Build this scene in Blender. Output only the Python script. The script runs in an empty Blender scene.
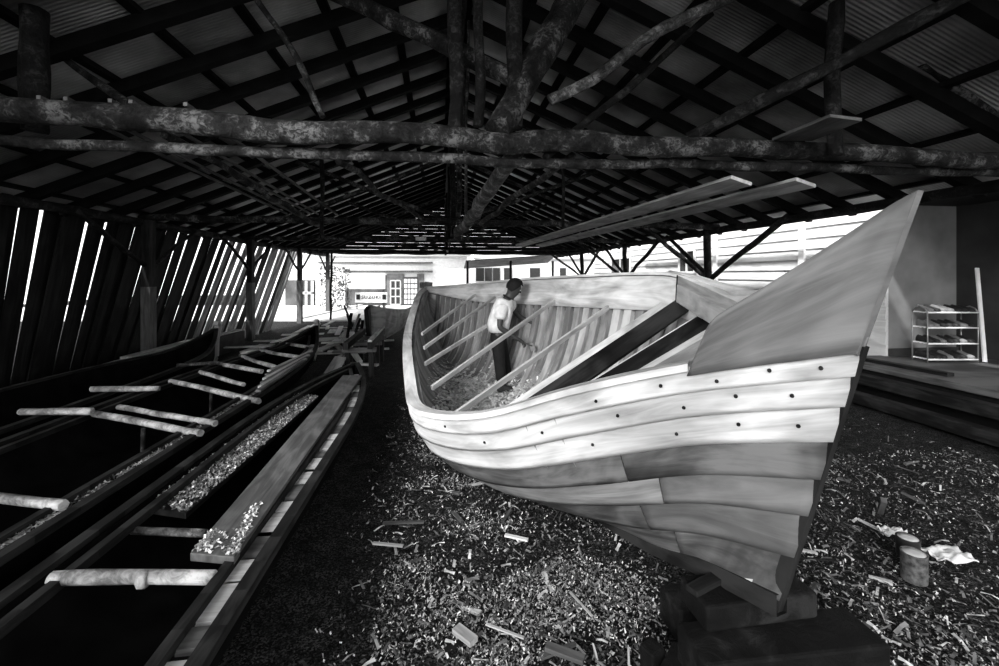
import bpy, bmesh, math, random
from mathutils import Vector, Matrix, noise
random.seed(7)
R = random.Random(11)
H = 2.1                    # eye height of the photographer
F = 444.0                  # focal length in pixels at 999 wide
TH = math.radians(7.6)     # the shed's long axis is turned this much from the view
CT, ST = math.cos(TH), math.sin(TH)
col = bpy.context.scene.collection

def S(a, c, z):            # shed coordinates (across, along, up) -> world
    return Vector((a*CT - c*ST, c*CT + a*ST, z))
def SI(p):                 # world -> shed
    return (p[0]*CT + p[1]*ST, p[1]*CT - p[0]*ST, p[2])
def at(px, py, d):         # a point measured off the survey picture at distance d
    return Vector(((px-499.5)/F*d, d, H - (py-275)/F*d))
def onz(px, py, z):
    d = (H-z)*F/(py-275)
    return at(px, py, d)
EAVE_L, EAVE_R, RIDGE, TN = -6.3, 6.9, 0.3, 0.42
ZE = H+1.36
def roof_z(a):
    return ZE + TN*(a-EAVE_L if a < RIDGE else (EAVE_R-a)*(RIDGE-EAVE_L)/(EAVE_R-RIDGE))
def roofhit(px, py, lower=0.12):
    lo = 0.5; p = at(px, py, lo)
    for i in range(400):
        d = 0.5+i*0.05
        p = at(px, py, d); a, c, z = SI(p)
        if z > roof_z(a)-lower: return p
    return p

# ------------------------------------------------------------------ materials
def mat(name):
    m = bpy.data.materials.new(name); m.use_nodes = True
    nt = m.node_tree; b = nt.nodes['Principled BSDF']
    return m, nt, b
def N(nt, typ, **kw):
    n = nt.nodes.new(typ)
    for k, v in kw.items():
        if hasattr(n, k) and k not in n.inputs: setattr(n, k, v)
        else: n.inputs[k].default_value = v
    return n
def g(v): return (v, v, v, 1)
def ramp(nt, fac, stops):
    r = nt.nodes.new('ShaderNodeValToRGB')
    e = r.color_ramp.elements
    e[0].position, e[0].color = stops[0][0], g(stops[0][1])
    e[1].position, e[1].color = stops[-1][0], g(stops[-1][1])
    for p, v in stops[1:-1]:
        x = e.new(p); x.color = g(v)
    nt.links.new(fac, r.inputs[0]); return r
def wood(name, dark, mid, light, su=1.2, sv=14, rough=.6, knots=0.0, bump=.25, spec=.25):
    m, nt, b = mat(name); L = nt.links
    uv = N(nt, 'ShaderNodeUVMap')
    oi = N(nt, 'ShaderNodeObjectInfo')
    add = N(nt, 'ShaderNodeVectorMath', operation='ADD')
    mul = N(nt, 'ShaderNodeMath', operation='MULTIPLY'); mul.inputs[1].default_value = 37.0
    L.new(oi.outputs['Random'], mul.inputs[0]); L.new(uv.outputs[0], add.inputs[0]); L.new(mul.outputs[0], add.inputs[1])
    mp = N(nt, 'ShaderNodeMapping'); mp.inputs['Scale'].default_value = (su, sv, 1)
    L.new(add.outputs[0], mp.inputs[0])
    n1 = N(nt, 'ShaderNodeTexNoise', Scale=1.0, Detail=6.0, Roughness=.6, Distortion=1.2)
    L.new(mp.outputs[0], n1.inputs['Vector'])
    mp2 = N(nt, 'ShaderNodeMapping'); mp2.inputs['Scale'].default_value = (su*.8, sv*.18, 1)
    L.new(add.outputs[0], mp2.inputs[0])
    n2 = N(nt, 'ShaderNodeTexNoise', Scale=1.0, Detail=3.0, Distortion=2.0)
    L.new(mp2.outputs[0], n2.inputs['Vector'])
    mx = N(nt, 'ShaderNodeMath', operation='MULTIPLY_ADD'); mx.inputs[1].default_value = .5
    half = N(nt, 'ShaderNodeMath', operation='MULTIPLY'); half.inputs[1].default_value = .5
    L.new(n2.outputs[0], half.inputs[0]); L.new(n1.outputs[0], mx.inputs[0]); L.new(half.outputs[0], mx.inputs[2])
    r = ramp(nt, mx.outputs[0], [(.30, dark), (.46, mid), (.60, light)])
    out = r.outputs[0]
    if knots > 0:
        mp3 = N(nt, 'ShaderNodeMapping'); mp3.inputs['Scale'].default_value = (3.2, 6.5, 1)
        L.new(add.outputs[0], mp3.inputs[0])
        v = N(nt, 'ShaderNodeTexVoronoi', Scale=1.0); L.new(mp3.outputs[0], v.inputs['Vector'])
        kr = ramp(nt, v.outputs['Distance'], [(.05, .12), (.13, 1.0)])
        mm = N(nt, 'ShaderNodeMix', data_type='RGBA', blend_type='MULTIPLY'); mm.inputs[0].default_value = knots
        L.new(out, mm.inputs[6]); L.new(kr.outputs[0], mm.inputs[7]); out = mm.outputs[2]
    L.new(out, b.inputs['Base Color'])
    b.inputs['Roughness'].default_value = rough; b.inputs['Specular IOR Level'].default_value = spec
    bp = N(nt, 'ShaderNodeBump', Strength=bump, Distance=.01); L.new(n1.outputs[0], bp.inputs['Height']); L.new(bp.outputs[0], b.inputs['Normal'])
    return m
def bark(name, dark, mid, light, sc=24, patch=5.0, bump=.8):
    m, nt, b = mat(name); L = nt.links
    tc = N(nt, 'ShaderNodeTexCoord')
    n1 = N(nt, 'ShaderNodeTexNoise', Scale=float(sc), Detail=8.0, Roughness=.7, Distortion=.8); L.new(tc.outputs['Object'], n1.inputs['Vector'])
    n2 = N(nt, 'ShaderNodeTexNoise', Scale=float(patch), Detail=3.0); L.new(tc.outputs['Object'], n2.inputs['Vector'])
    mx = N(nt, 'ShaderNodeMath', operation='MULTIPLY'); L.new(n1.outputs[0], mx.inputs[0]); L.new(n2.outputs[0], mx.inputs[1])
    r = ramp(nt, mx.outputs[0], [(.17, dark), (.27, mid), (.37, light)])
    L.new(r.outputs[0], b.inputs['Base Color']); b.inputs['Roughness'].default_value = .8; b.inputs['Specular IOR Level'].default_value = .2
    bp = N(nt, 'ShaderNodeBump', Strength=bump, Distance=.03); L.new(n1.outputs[0], bp.inputs['Height']); L.new(bp.outputs[0], b.inputs['Normal'])
    return m
def plain(name, v, rough=.7, metal=0.0, var=.25, sc=6.0, spec=.3):
    m, nt, b = mat(name); L = nt.links
    tc = N(nt, 'ShaderNodeTexCoord')
    n1 = N(nt, 'ShaderNodeTexNoise', Scale=sc, Detail=5.0); L.new(tc.outputs['Object'], n1.inputs['Vector'])
    r = ramp(nt, n1.outputs[0], [(.3, v*(1-var)), (.7, min(1, v*(1+var)))])
    L.new(r.outputs[0], b.inputs['Base Color']); b.inputs['Roughness'].default_value = rough; b.inputs['Metallic'].default_value = metal
    b.inputs['Specular IOR Level'].default_value = spec
    return m
def shavings(name, lo, mid, hi, sc=60.0):
    m, nt, b = mat(name); L = nt.links
    tc = N(nt, 'ShaderNodeTexCoord')
    v = N(nt, 'ShaderNodeTexVoronoi', Scale=sc); L.new(tc.outputs['Object'], v.inputs['Vector'])
    n = N(nt, 'ShaderNodeTexNoise', Scale=sc*.35, Detail=6.0, Roughness=.75); L.new(tc.outputs['Object'], n.inputs['Vector'])
    sep = N(nt, 'ShaderNodeSeparateColor'); L.new(v.outputs['Color'], sep.inputs[0])
    mx = N(nt, 'ShaderNodeMath', operation='MULTIPLY'); L.new(sep.outputs[0], mx.inputs[0]); L.new(n.outputs[0], mx.inputs[1])
    r = ramp(nt, mx.outputs[0], [(.03, lo), (.14, mid), (.34, hi)])
    L.new(r.outputs[0], b.inputs['Base Color']); b.inputs['Roughness'].default_value = .8; b.inputs['Specular IOR Level'].default_value = .15
    bp = N(nt, 'ShaderNodeBump', Strength=.9, Distance=.02); L.new(v.outputs['Distance'], bp.inputs['Height']); L.new(bp.outputs[0], b.inputs['Normal'])
    return m

M = {}
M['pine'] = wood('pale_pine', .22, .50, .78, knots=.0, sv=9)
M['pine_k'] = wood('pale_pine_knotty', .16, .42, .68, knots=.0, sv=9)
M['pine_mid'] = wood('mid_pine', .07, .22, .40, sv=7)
M['pine_dark'] = wood('shaded_pine', .015, .075, .19, sv=6, su=1.6)  # dark pine with the shade of the lower hull put into its colour
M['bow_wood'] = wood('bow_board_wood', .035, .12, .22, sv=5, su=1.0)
M['inner'] = wood('inner_plank', .30, .55, .75, sv=8)
M['rib'] = wood('rib_wood', .08, .20, .36, sv=6)
M['rib2'] = wood('rib_wood_pale', .16, .36, .55, sv=6)
M['floorp'] = wood('bright_rail', .4, .62, .8, sv=10)
M['plank_dk'] = wood('dark_plank', .004, .012, .035, sv=10, spec=.1)
M['plank_gr'] = wood('grey_plank', .03, .075, .15, sv=12)
M['plank_lt'] = wood('weathered_plank', .2, .42, .65, sv=12)
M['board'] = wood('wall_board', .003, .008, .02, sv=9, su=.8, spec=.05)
M['board_lt'] = wood('wall_board_lit_tone', .05, .2, .5, sv=9, su=.8)  # paler copy of the board wood; daylight on the far boards is in the colour
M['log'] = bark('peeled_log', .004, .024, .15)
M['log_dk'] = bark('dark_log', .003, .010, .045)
M['log_lt'] = bark('pale_log', .02, .09, .28)
M['pole'] = bark('pale_pole', .12, .32, .6, sc=12)
M['hulk'] = plain('black_hull_wood', .006, var=.5, sc=4, spec=.03, rough=.9)
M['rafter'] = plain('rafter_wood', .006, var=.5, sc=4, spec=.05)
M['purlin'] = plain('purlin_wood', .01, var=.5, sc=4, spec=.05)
M['stem'] = wood('stem_wood', .004, .012, .035, sv=6, spec=.1)
M['block'] = bark('block_wood', .002, .006, .022, sc=6)
M['skin'] = plain('skin', .045, rough=.5, var=.15)
M['hair'] = plain('hair', .006, rough=.8, var=.3, sc=80)
M['shirt'] = plain('white_shirt', .72, rough=.85, var=.15, sc=14)
M['trousers'] = plain('dark_trousers', .010, rough=.85, var=.4, sc=14)
M['shoe'] = plain('dark_shoe', .02, rough=.6)
M['shoe_lt'] = plain('grey_shoe', .18, rough=.6)
M['steel'] = plain('wire_steel', .35, rough=.4, metal=.6)
M['white'] = plain('white_paint', .92, var=.08)
M['offwhite'] = plain('grey_paint', .42, var=.15)
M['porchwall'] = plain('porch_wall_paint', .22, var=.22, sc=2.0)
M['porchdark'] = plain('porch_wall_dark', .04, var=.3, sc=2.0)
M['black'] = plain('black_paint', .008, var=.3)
M['signblk'] = plain('sign_dark', .03, var=.2)
M['glass'] = plain('window_glass', .03, rough=.1, var=.2, spec=.6)
M['cloth'] = plain('white_cloth', .8, var=.1, sc=20)
M['offgrey'] = plain('grey_shop_paint', .16, var=.3)
M['bay'] = plain('bay_shadow', .07, var=.5, sc=1.5)  # shade inside the shop bays put into a flat dark colour
M['label'] = plain('can_label', .10, var=.7, sc=35)
M['lid'] = plain('can_lid', .6, var=.15)
M['chips'] = shavings('curled_shavings', .15, .6, .95, 45)
M['leaf'] = plain('leaf', .12, var=.8, sc=8)
M['concrete'] = plain('concrete', .6, var=.15, sc=2)

# chip materials (per-chip variation through noise on position)
def chipmat(name, lo, hi):
    m, nt, b = mat(name); L = nt.links
    at_ = N(nt, 'ShaderNodeAttribute'); at_.attribute_name = 'tone'
    r = ramp(nt, at_.outputs['Fac'], [(0, lo), (.62, lo+(hi-lo)*.22), (1, hi)])
    L.new(r.outputs[0], b.inputs['Base Color']); b.inputs['Roughness'].default_value = .75; b.inputs['Specular IOR Level'].default_value = .2
    return m
M['chip'] = chipmat('wood_chip', .03, .95)
M['chip_lt'] = chipmat('pale_chip', .5, 1.0)

def ground_mat():
    m, nt, b = mat('ground_litter'); L = nt.links
    tc = N(nt, 'ShaderNodeTexCoord')
    v = N(nt, 'ShaderNodeTexVoronoi', Scale=110.0); L.new(tc.outputs['Object'], v.inputs['Vector'])
    n = N(nt, 'ShaderNodeTexNoise', Scale=5.0, Detail=8.0, Roughness=.75); L.new(tc.outputs['Object'], n.inputs['Vector'])
    sep = N(nt, 'ShaderNodeSeparateColor'); L.new(v.outputs['Color'], sep.inputs[0])
    mx = N(nt, 'ShaderNodeMath', operation='MULTIPLY'); L.new(sep.outputs[0], mx.inputs[0]); L.new(n.outputs[0], mx.inputs[1])
    r = ramp(nt, mx.outputs[0], [(.08, .003), (.32, .018), (.6, .10)])
    L.new(r.outputs[0], b.inputs['Base Color']); b.inputs['Roughness'].default_value = .85; b.inputs['Specular IOR Level'].default_value = .1
    bp = N(nt, 'ShaderNodeBump', Strength=.8, Distance=.03); L.new(mx.outputs[0], bp.inputs['Height']); L.new(bp.outputs[0], b.inputs['Normal'])
    return m
M['ground'] = ground_mat()

def roof_mat():
    m, nt, b = mat('corrugated_roofing'); L = nt.links
    uv = N(nt, 'ShaderNodeUVMap')
    w = N(nt, 'ShaderNodeTexWave', Scale=6.5, Distortion=0.0); w.bands_direction = 'X'
    L.new(uv.outputs[0], w.inputs['Vector'])
    n = N(nt, 'ShaderNodeTexNoise', Scale=.9, Detail=5.0); L.new(uv.outputs[0], n.inputs['Vector'])
    wr = ramp(nt, w.outputs['Fac'], [(0, .9), (1, 1.0)])
    r = ramp(nt, n.outputs[0], [(.3, .14), (.5, .42), (.66, .75)])  # broad pale patches put a glow of light into the sheet colour
    mm = N(nt, 'ShaderNodeMix', data_type='RGBA', blend_type='MULTIPLY'); mm.inputs[0].default_value = 1.0
    L.new(r.outputs[0], mm.inputs[6]); L.new(wr.outputs[0], mm.inputs[7])
    L.new(mm.outputs[2], b.inputs['Base Color']); b.inputs['Roughness'].default_value = .45; b.inputs['Metallic'].default_value = .35
    bp = N(nt, 'ShaderNodeBump', Strength=.6, Distance=.012); L.new(w.outputs['Fac'], bp.inputs['Height']); L.new(bp.outputs[0], b.inputs['Normal'])
    return m
M['roof'] = roof_mat()

# ------------------------------------------------------------------ mesh builder
class MB:
    def __init__(s): s.v = []; s.f = []; s.uv = []; s.tone = []; s.smooth = []
    def face(s, idx, uvs=None, tone=0.0, sm=False):
        s.f.append(idx); s.uv.append(uvs or [(0, 0)]*len(idx)); s.tone.append(tone); s.smooth.append(sm)
    def hexa(s, P, lu=1.0, wv=.2, tone=0.0):
        """P: 8 points, 0-3 start ring, 4-7 end ring"""
        b = len(s.v); s.v += [tuple(p) for p in P]
        o = R.random()*5
        for k in range(4):
            a, c = k, (k+1) % 4
            s.face([b+a, b+c, b+4+c, b+4+a], [(o, k*wv), (o, (k+1)*wv), (o+lu, (k+1)*wv), (o+lu, k*wv)], tone)
        s.face([b+3, b+2, b+1, b+0], [(0, 0), (0, wv), (.1, wv), (.1, 0)], tone)
        s.face([b+4, b+5, b+6, b+7], [(0, 0), (0, wv), (.1, wv), (.1, 0)], tone)
        return s
    def beam(s, p0, p1, w, h, up=(0, 0, 1), tone=0.0, w1=None, h1=None):
        p0, p1 = Vector(p0), Vector(p1); d = p1-p0; L_ = d.length
        if L_ < 1e-6: return s
        d.normalize(); up = Vector(up)
        if abs(d.dot(up)) > .98: up = Vector((1, 0, 0))
        x = d.cross(up).normalized(); y = x.cross(d).normalized()
        w1 = w if w1 is None else w1; h1 = h if h1 is None else h1
        def ring(p, w, h): return [p-x*w/2-y*h/2, p+x*w/2-y*h/2, p+x*w/2+y*h/2, p-x*w/2+y*h/2]
        return s.hexa(ring(p0, w, h)+ring(p1, w1, h1), L_, max(w, h), tone)
    def box(s, lo, hi, fn=None, tone=0):
        x0, y0, z0 = lo; x1, y1, z1 = hi
        fn = fn or (lambda a, b_, c: Vector((a, b_, c)))
        P = [fn(x0, y0, z0), fn(x1, y0, z0), fn(x1, y0, z1), fn(x0, y0, z1), fn(x0, y1, z0), fn(x1, y1, z0), fn(x1, y1, z1), fn(x0, y1, z1)]
        return s.hexa(P, abs(y1-y0), .2, tone)
    def tube(s, pts, rad, n=10, wob=0.0, seg=None, cap=True, seed=0.0):
        pts = [Vector(p) for p in pts]
        if seg:
            q = []; rr = []
            for i in range(len(pts)-1):
                for k in range(seg):
                    t = k/seg; q.append(pts[i].lerp(pts[i+1], t))
                    if not isinstance(rad, (int, float)): rr.append(rad[i]*(1-t)+rad[i+1]*t)
            q.append(pts[-1])
            if not isinstance(rad, (int, float)): rr.append(rad[-1]); rad = rr
            pts = q
        if isinstance(rad, (int, float)): rad = [rad]*len(pts)
        b = len(s.v); u = 0.0; us = []; X = None
        for i, p in enumerate(pts):
            d = (pts[min(i+1, len(pts)-1)]-pts[max(i-1, 0)]).normalized()
            if X is None:
                X = d.cross(Vector((0, 0, 1)))
                if X.length < .1: X = Vector((1, 0, 0))
            X = (X - d*X.dot(d)).normalized(); Y = d.cross(X)
            if i: u += (p-pts[i-1]).length
            us.append(u)
            off = Vector((0, 0, 0))
            if wob: off = Vector([noise.noise(Vector((u*1.1+seed, k*7.3, seed))) for k in range(3)])*wob
            for k in range(n):
                an = 2*math.pi*k/n
                r = rad[i]
                if wob: r *= 1 + .28*noise.noise(Vector((u*2.5+seed, math.cos(an)*1.2, math.sin(an)*1.2)))
                s.v.append(tuple(p+off+X*math.cos(an)*r+Y*math.sin(an)*r))
        for i in range(len(pts)-1):
            for k in range(n):
                k2 = (k+1) % n
                s.face([b+i*n+k, b+i*n+k2, b+(i+1)*n+k2, b+(i+1)*n+k],
                       [(us[i], k*.05), (us[i], (k+1)*.05), (us[i+1], (k+1)*.05), (us[i+1], k*.05)], sm=True)
        if cap:
            s.face([b+k for k in reversed(range(n))]); e = b+(len(pts)-1)*n
            s.face([e+k for k in range(n)])
        return s
    def grid(s, P, uvf=None, sm=True, thick=None):
        """P[i][j]; closed slab when thick is a same-shaped grid of inner points"""
        ni, nj = len(P), len(P[0]); b = len(s.v)
        lu = [0.0]
        for i in range(1, ni): lu.append(lu[-1]+(Vector(P[i][nj//2])-Vector(P[i-1][nj//2])).length)
        lv = [0.0]
        for j in range(1, nj): lv.append(lv[-1]+(Vector(P[ni//2][j])-Vector(P[ni//2][j-1])).length)
        for i in range(ni):
            for j in range(nj): s.v.append(tuple(P[i][j]))
        def q(b, i, j): return b+i*nj+j
        for i in range(ni-1):
            for j in range(nj-1):
                s.face([q(b, i, j), q(b, i+1, j), q(b, i+1, j+1), q(b, i, j+1)], [(lu[i], lv[j]), (lu[i+1], lv[j]), (lu[i+1], lv[j+1]), (lu[i], lv[j+1])], sm=sm)
        if thick:
            c = len(s.v)
            for i in range(ni):
                for j in range(nj): s.v.append(tuple(thick[i][j]))
            for i in range(ni-1):
                for j in range(nj-1):
                    s.face([q(c, i, j), q(c, i, j+1), q(c, i+1, j+1), q(c, i+1, j)], [(lu[i], lv[j]), (lu[i], lv[j+1]), (lu[i+1], lv[j+1]), (lu[i+1], lv[j])], sm=sm)
                for j in (0, nj-1):
                    f = [q(b, i, j), q(c, i, j), q(c, i+1, j), q(b, i+1, j)]
                    s.face(f, [(lu[i], 0), (lu[i], .04), (lu[i+1], .04), (lu[i+1], 0)])
            for j in range(nj-1):
                for i in (0, ni-1):
                    s.face([q(b, i, j), q(c, i, j), q(c, i, j+1), q(b, i, j+1)], [(0, lv[j]), (.04, lv[j]), (.04, lv[j+1]), (0, lv[j+1])])
        return s
    def lathe(s, c, prof, n=20, axis=(0, 0, 1)):
        b = len(s.v); c = Vector(c)
        for r, z in prof:
            for k in range(n):
                an = 2*math.pi*k/n; s.v.append((c.x+r*math.cos(an), c.y+r*math.sin(an), c.z+z))
        for i in range(len(prof)-1):
            for k in range(n):
                k2 = (k+1) % n; s.face([b+i*n+k, b+i*n+k2, b+(i+1)*n+k2, b+(i+1)*n+k], [(k*.05, i*.1), (k*.05+.05, i*.1), (k*.05+.05, i*.1+.1), (k*.05, i*.1+.1)], sm=True)
        s.face([b+k for k in reversed(range(n))]); e = b+(len(prof)-1)*n; s.face([e+k for k in range(n)])
        return s
    def build(s, name, m, parent=None, org=None, bevel=0, normals=True):
        vs = s.v
        if org is None:
            if parent is not None: org = Vector((0, 0, 0))
            else:
                n_ = len(vs)
                org = Vector((sum(v[0] for v in vs)/n_, sum(v[1] for v in vs)/n_, min(v[2] for v in vs)))
        me = bpy.data.meshes.new(name)
        if parent is not None: off = parent.matrix_basis.translation; org = Vector(off)
        me.from_pydata([(v[0]-org[0], v[1]-org[1], v[2]-org[2]) for v in vs], [], s.f)
        uvl = me.uv_layers.new(name='UVMap'); k = 0
        flat = []
        for uv in s.uv:
            for p in uv: flat += [p[0], p[1]]
        uvl.data.foreach_set('uv', flat)
        me.polygons.foreach_set('use_smooth', s.smooth)
        if any(s.tone):
            a = me.attributes.new('tone', 'FLOAT', 'FACE'); a.data.foreach_set('value', s.tone)
        if normals and len(s.f) < 20000:
            bm = bmesh.new(); bm.from_mesh(me); bmesh.ops.recalc_face_normals(bm, faces=bm.faces); bm.to_mesh(me); bm.free()
        me.materials.append(m)
        o = bpy.data.objects.new(name, me); col.objects.link(o)
        if parent is not None: o.parent = parent
        else: o.location = org
        if bevel:
            md = o.modifiers.new('bevel', 'BEVEL'); md.width = bevel; md.segments = 2; md.limit_method = 'ANGLE'
        return o

def tag(o, label=None, cat=None, group=None, kind=None):
    if label: o['label'] = label
    if cat: o['category'] = cat
    if group: o['group'] = group
    if kind: o['kind'] = kind
    return o
def empty(name, loc, label=None, cat=None, group=None, kind=None):
    o = bpy.data.objects.new(name, None); col.objects.link(o); o.location = loc; o.empty_display_size = .1
    return tag(o, label, cat, group, kind)
def interp(tab, x):
    if x <= tab[0][0]: return tab[0][1]
    for i in range(len(tab)-1):
        if x <= tab[i+1][0]:
            x0, y0 = tab[i]; x1, y1 = tab[i+1]; t = (x-x0)/(x1-x0)
            # catmull-rom
            ym = tab[i-1][1] if i else y0-(y1-y0)
            yp = tab[i+2][1] if i+2 < len(tab) else y1+(y1-y0)
            xm = tab[i-1][0] if i else x0-(x1-x0)
            xp = tab[i+2][0] if i+2 < len(tab) else x1+(x1-x0)
            m0 = (y1-ym)/(x1-xm)*(x1-x0); m1 = (yp-y0)/(xp-x0)*(x1-x0)
            return (2*t**3-3*t*t+1)*y0+(t**3-2*t*t+t)*m0+(-2*t**3+3*t*t)*y1+(t**3-t*t)*m1
    return tab[-1][1]

# ================================================================== SETTING
# ground: gently uneven litter
gm = MB()
def gz(a, c):
    f = max(0.0, min(1.0, (a+.9)/.8))     # the slipway by the long boats is trodden flat
    return (.045*noise.noise(Vector((a*1.3, c*1.3, 0)))+.02*noise.noise(Vector((a*4, c*4, 3))))*f - .02
P = []
na, nc = 130, 200
for i in range(na+1):
    a = -30+60*i/na
    a = (abs(a)/30)**1.6*30*(1 if a > 0 else -1)
    row = []
    for j in range(nc+1):
        c = -8+58*(j/nc)**1.4
        row.append(S(a, c, gz(a, c)))
    P.append(row)
gm.grid(P)
tag(gm.build('floor', M['ground'], org=Vector((0, 0, 0))), 'wood chip covered ground of the boat shed', 'ground', kind='structure')

mb = MB(); mb.box((-30, 20.3, -.05), (8.0, 29.99, .05)); mb.box((-9.5, 20.3, .05), (-9.2, 29.9, .12))
tag(mb.build('pavement', M['concrete']), 'bright sunlit concrete street beyond the far end of the shed', 'street', kind='structure')
# roof
C0, C1 = -1.6, 26.0
roof = empty('ceiling', S(0, 8, ZE), 'dark timber and corrugated sheet roof over the boats', 'roof', kind='structure')
def roofp(a, c, dz): return S(a, c, roof_z(a)+dz)
for a0, a1 in ((EAVE_L-.35, RIDGE), (RIDGE, EAVE_R+.35)):
    mb = MB(); P = []
    for i in range(0, 25):
        c = C0+(C1-C0)*i/24; P.append([roofp(a0+(a1-a0)*j/6, c, .02) for j in range(7)])
    T = [[p+Vector((0, 0, .03)) for p in r] for r in P]
    mb.grid(P, thick=T, sm=False); mb.build('roof_sheet', M['roof'], roof)
k = 0; c = C0+.12
while c < C1:
    for sgn in (-1, 1):
        a0 = EAVE_L-.3 if sgn < 0 else EAVE_R+.3
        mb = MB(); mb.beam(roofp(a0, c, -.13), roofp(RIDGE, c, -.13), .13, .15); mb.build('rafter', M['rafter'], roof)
    c += .93
for sgn, n_ in ((-1, 8), (1, 8)):
    for i in range(n_+1):
        a = RIDGE + sgn*(.12+(6.5)*i/n_)
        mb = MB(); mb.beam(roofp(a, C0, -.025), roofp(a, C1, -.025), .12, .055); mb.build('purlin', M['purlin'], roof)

# eave beams (logs) and ridge beam
def log(name, pts, r, m, label, cat='log', wob=.05, group=None, seg=8, n=12):
    mb = MB(); mb.tube(pts, r, n=n, wob=wob, seg=seg, seed=R.random()*50)
    return tag(mb.build(name, m), label, cat, group)
log('eave_beam', [S(EAVE_L+.05, -1.5, ZE-.26), S(EAVE_L+.05, 25.8, ZE-.26)], .08, M['log_dk'], 'dark log eave beam over the leaning board wall', 'beam', seg=24)
log('eave_beam', [S(EAVE_R-.05, -1.5, ZE-.26), S(EAVE_R-.05, 25.8, ZE-.26)], .08, M['log_dk'], 'dark log eave beam on the side of the white clapboard house', 'beam', seg=24)
log('ridge_beam', [S(RIDGE, -1.5, roof_z(RIDGE)-.30), S(RIDGE, 25.8, roof_z(RIDGE)-.30)], .07, M['log_dk'], 'dark log ridge beam running along the roof peak', 'beam', seg=24)

# trusses
ZT = H+1.22
tr_c = [3.95, 10.3, 15.4, 20.5, 25.4]
lab = ['nearest thick knotty tie beam spanning the whole shed', 'second tie beam beyond the knotty nearest one', 'third tie beam from the front, above the stern', 'fourth tie beam, far down the shed', 'farthest tie beam at the open far end']
for i, c in enumerate(tr_c):
    if i == 0:
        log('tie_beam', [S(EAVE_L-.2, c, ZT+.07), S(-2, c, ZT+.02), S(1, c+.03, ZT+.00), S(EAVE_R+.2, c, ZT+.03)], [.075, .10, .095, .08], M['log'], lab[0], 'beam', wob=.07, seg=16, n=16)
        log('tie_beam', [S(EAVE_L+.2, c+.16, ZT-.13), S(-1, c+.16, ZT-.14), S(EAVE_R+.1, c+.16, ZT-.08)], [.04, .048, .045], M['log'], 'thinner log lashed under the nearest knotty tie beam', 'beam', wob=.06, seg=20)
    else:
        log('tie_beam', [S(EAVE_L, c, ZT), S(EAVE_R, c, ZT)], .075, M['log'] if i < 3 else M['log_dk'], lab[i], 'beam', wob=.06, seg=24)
    if i:
        nm = ['', 'second', 'third', 'fourth', 'last'][i]
        log('king_post', [S(RIDGE, c+.12, ZT-.1), S(RIDGE, c+.12, roof_z(RIDGE)-.2)], .06, M['log_dk'], f'king post standing on the {nm} tie beam', 'post', seg=8)
        for sg, sd in ((-1, 'board wall'), (1, 'clapboard house')):
            a1 = RIDGE+sg*3.4
            log('truss_strut', [S(RIDGE+sg*.3, c-.12, ZT+.1), S(a1, c-.12, roof_z(a1)-.25)], .045, M['log'], f'diagonal strut on the {nm} tie beam, on the {sd} side', 'strut', seg=8)
            log('truss_strut', [S(RIDGE+sg*3.9, c+.1, ZT-.05), S(RIDGE+sg*.1, c+.1, ZT+1.5)], .04, M['log'], f'sloping strut from {nm} tie beam to its king post, {sd} side', 'strut', seg=8)
        # long braces along the axis
        log('ridge_brace', [S(RIDGE+.1, c-.1, ZT+.1), S(RIDGE+.1, c-3.0, roof_z(RIDGE)-.4)], .06, M['log'], f'long brace from the {nm} tie beam forward to the ridge', 'brace', seg=8)

# first truss: individual logs read off the picture
def from_px(p0, p1, d0, d1, r, m, label, name='roof_strut', cat='strut', hit0=False, hit1=False, wob=.05, seg=10):
    A = roofhit(*p0, lower=.2) if hit0 else at(*p0, d0)
    B = roofhit(*p1, lower=.2) if hit1 else at(*p1, d1)
    return log(name, [A, B], r, m, label, cat, wob, seg=seg, n=14)
from_px((318, -18), (522, 84), 0, 4.3, [.10, .085], M['log'], 'smooth round log crossing down from the left into the ridge logs', hit0=True)
from_px((497, 132), (590, -30), 4.05, 0, [.13, .16], M['log'], 'thickest pale log rising from the knotty tie beam to the ridge', hit1=True)
from_px((760, -22), (545, 100), 0, 4.4, [.055, .06], M['log_lt'], 'thin pale crooked log slanting up to the right above the tie beam', hit0=True, wob=.12)
from_px((545, 160), (722, 5), 4.2, 5.2, [.035, .04], M['log_dk'], 'dark straight pole slanting beside the thin crooked log')
from_px((975, -10), (690, 138), 0, 4.4, [.055, .06], M['log_dk'], 'dark straight strut slanting up across the right roof slope', hit0=True)
from_px((925, 62), (1040, 150), 4.6, 5.0, [.06, .06], M['log'], 'short stout brace dropping to the right end of the tie beam', wob=.1)
from_px((252, -20), (322, 118), 0, 4.3, [.03, .03], M['log'], 'thin crooked pole above the left part of the tie beam', hit0=True, wob=.08)
from_px((48, 45), (155, 120), 4.7, 4.3, [.03, .045], M['log'], 'short knobbly branch brace beside the left queen post', wob=.1)
from_px((168, 140), (320, 226), 4.35, 9.6, [.04, .05], M['log'], 'knobbly pole running back from under the left of the tie beam', wob=.12)
from_px((515, 152), (458, 236), 4.3, 9.8, [.09, .10], M['log_lt'], 'rough pale log dropping back from the middle of the tie beam', wob=.1)
from_px((575, 152), (480, 225), 4.4, 9.8, [.04, .05], M['log'], 'slim log running back beside the rough pale log', wob=.08)
from_px((335, 165), (432, 222), 4.6, 9.8, [.035, .04], M['log'], 'slim pole running back toward the second king post', wob=.1)
from_px((468, 20), (466, 218), 6.0, 6.0, [.02, .02], M['log'], 'thin pale pole hanging upright beneath the ridge', name='hanging_pole', cat='pole', wob=.03)
from_px((322, 160), (322, 238), 8.8, 8.8, [.04, .04], M['log_dk'], 'dark stub hanging above the second tie beam, left of the ridge', name='hanging_pole', cat='pole', wob=.03)
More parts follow.
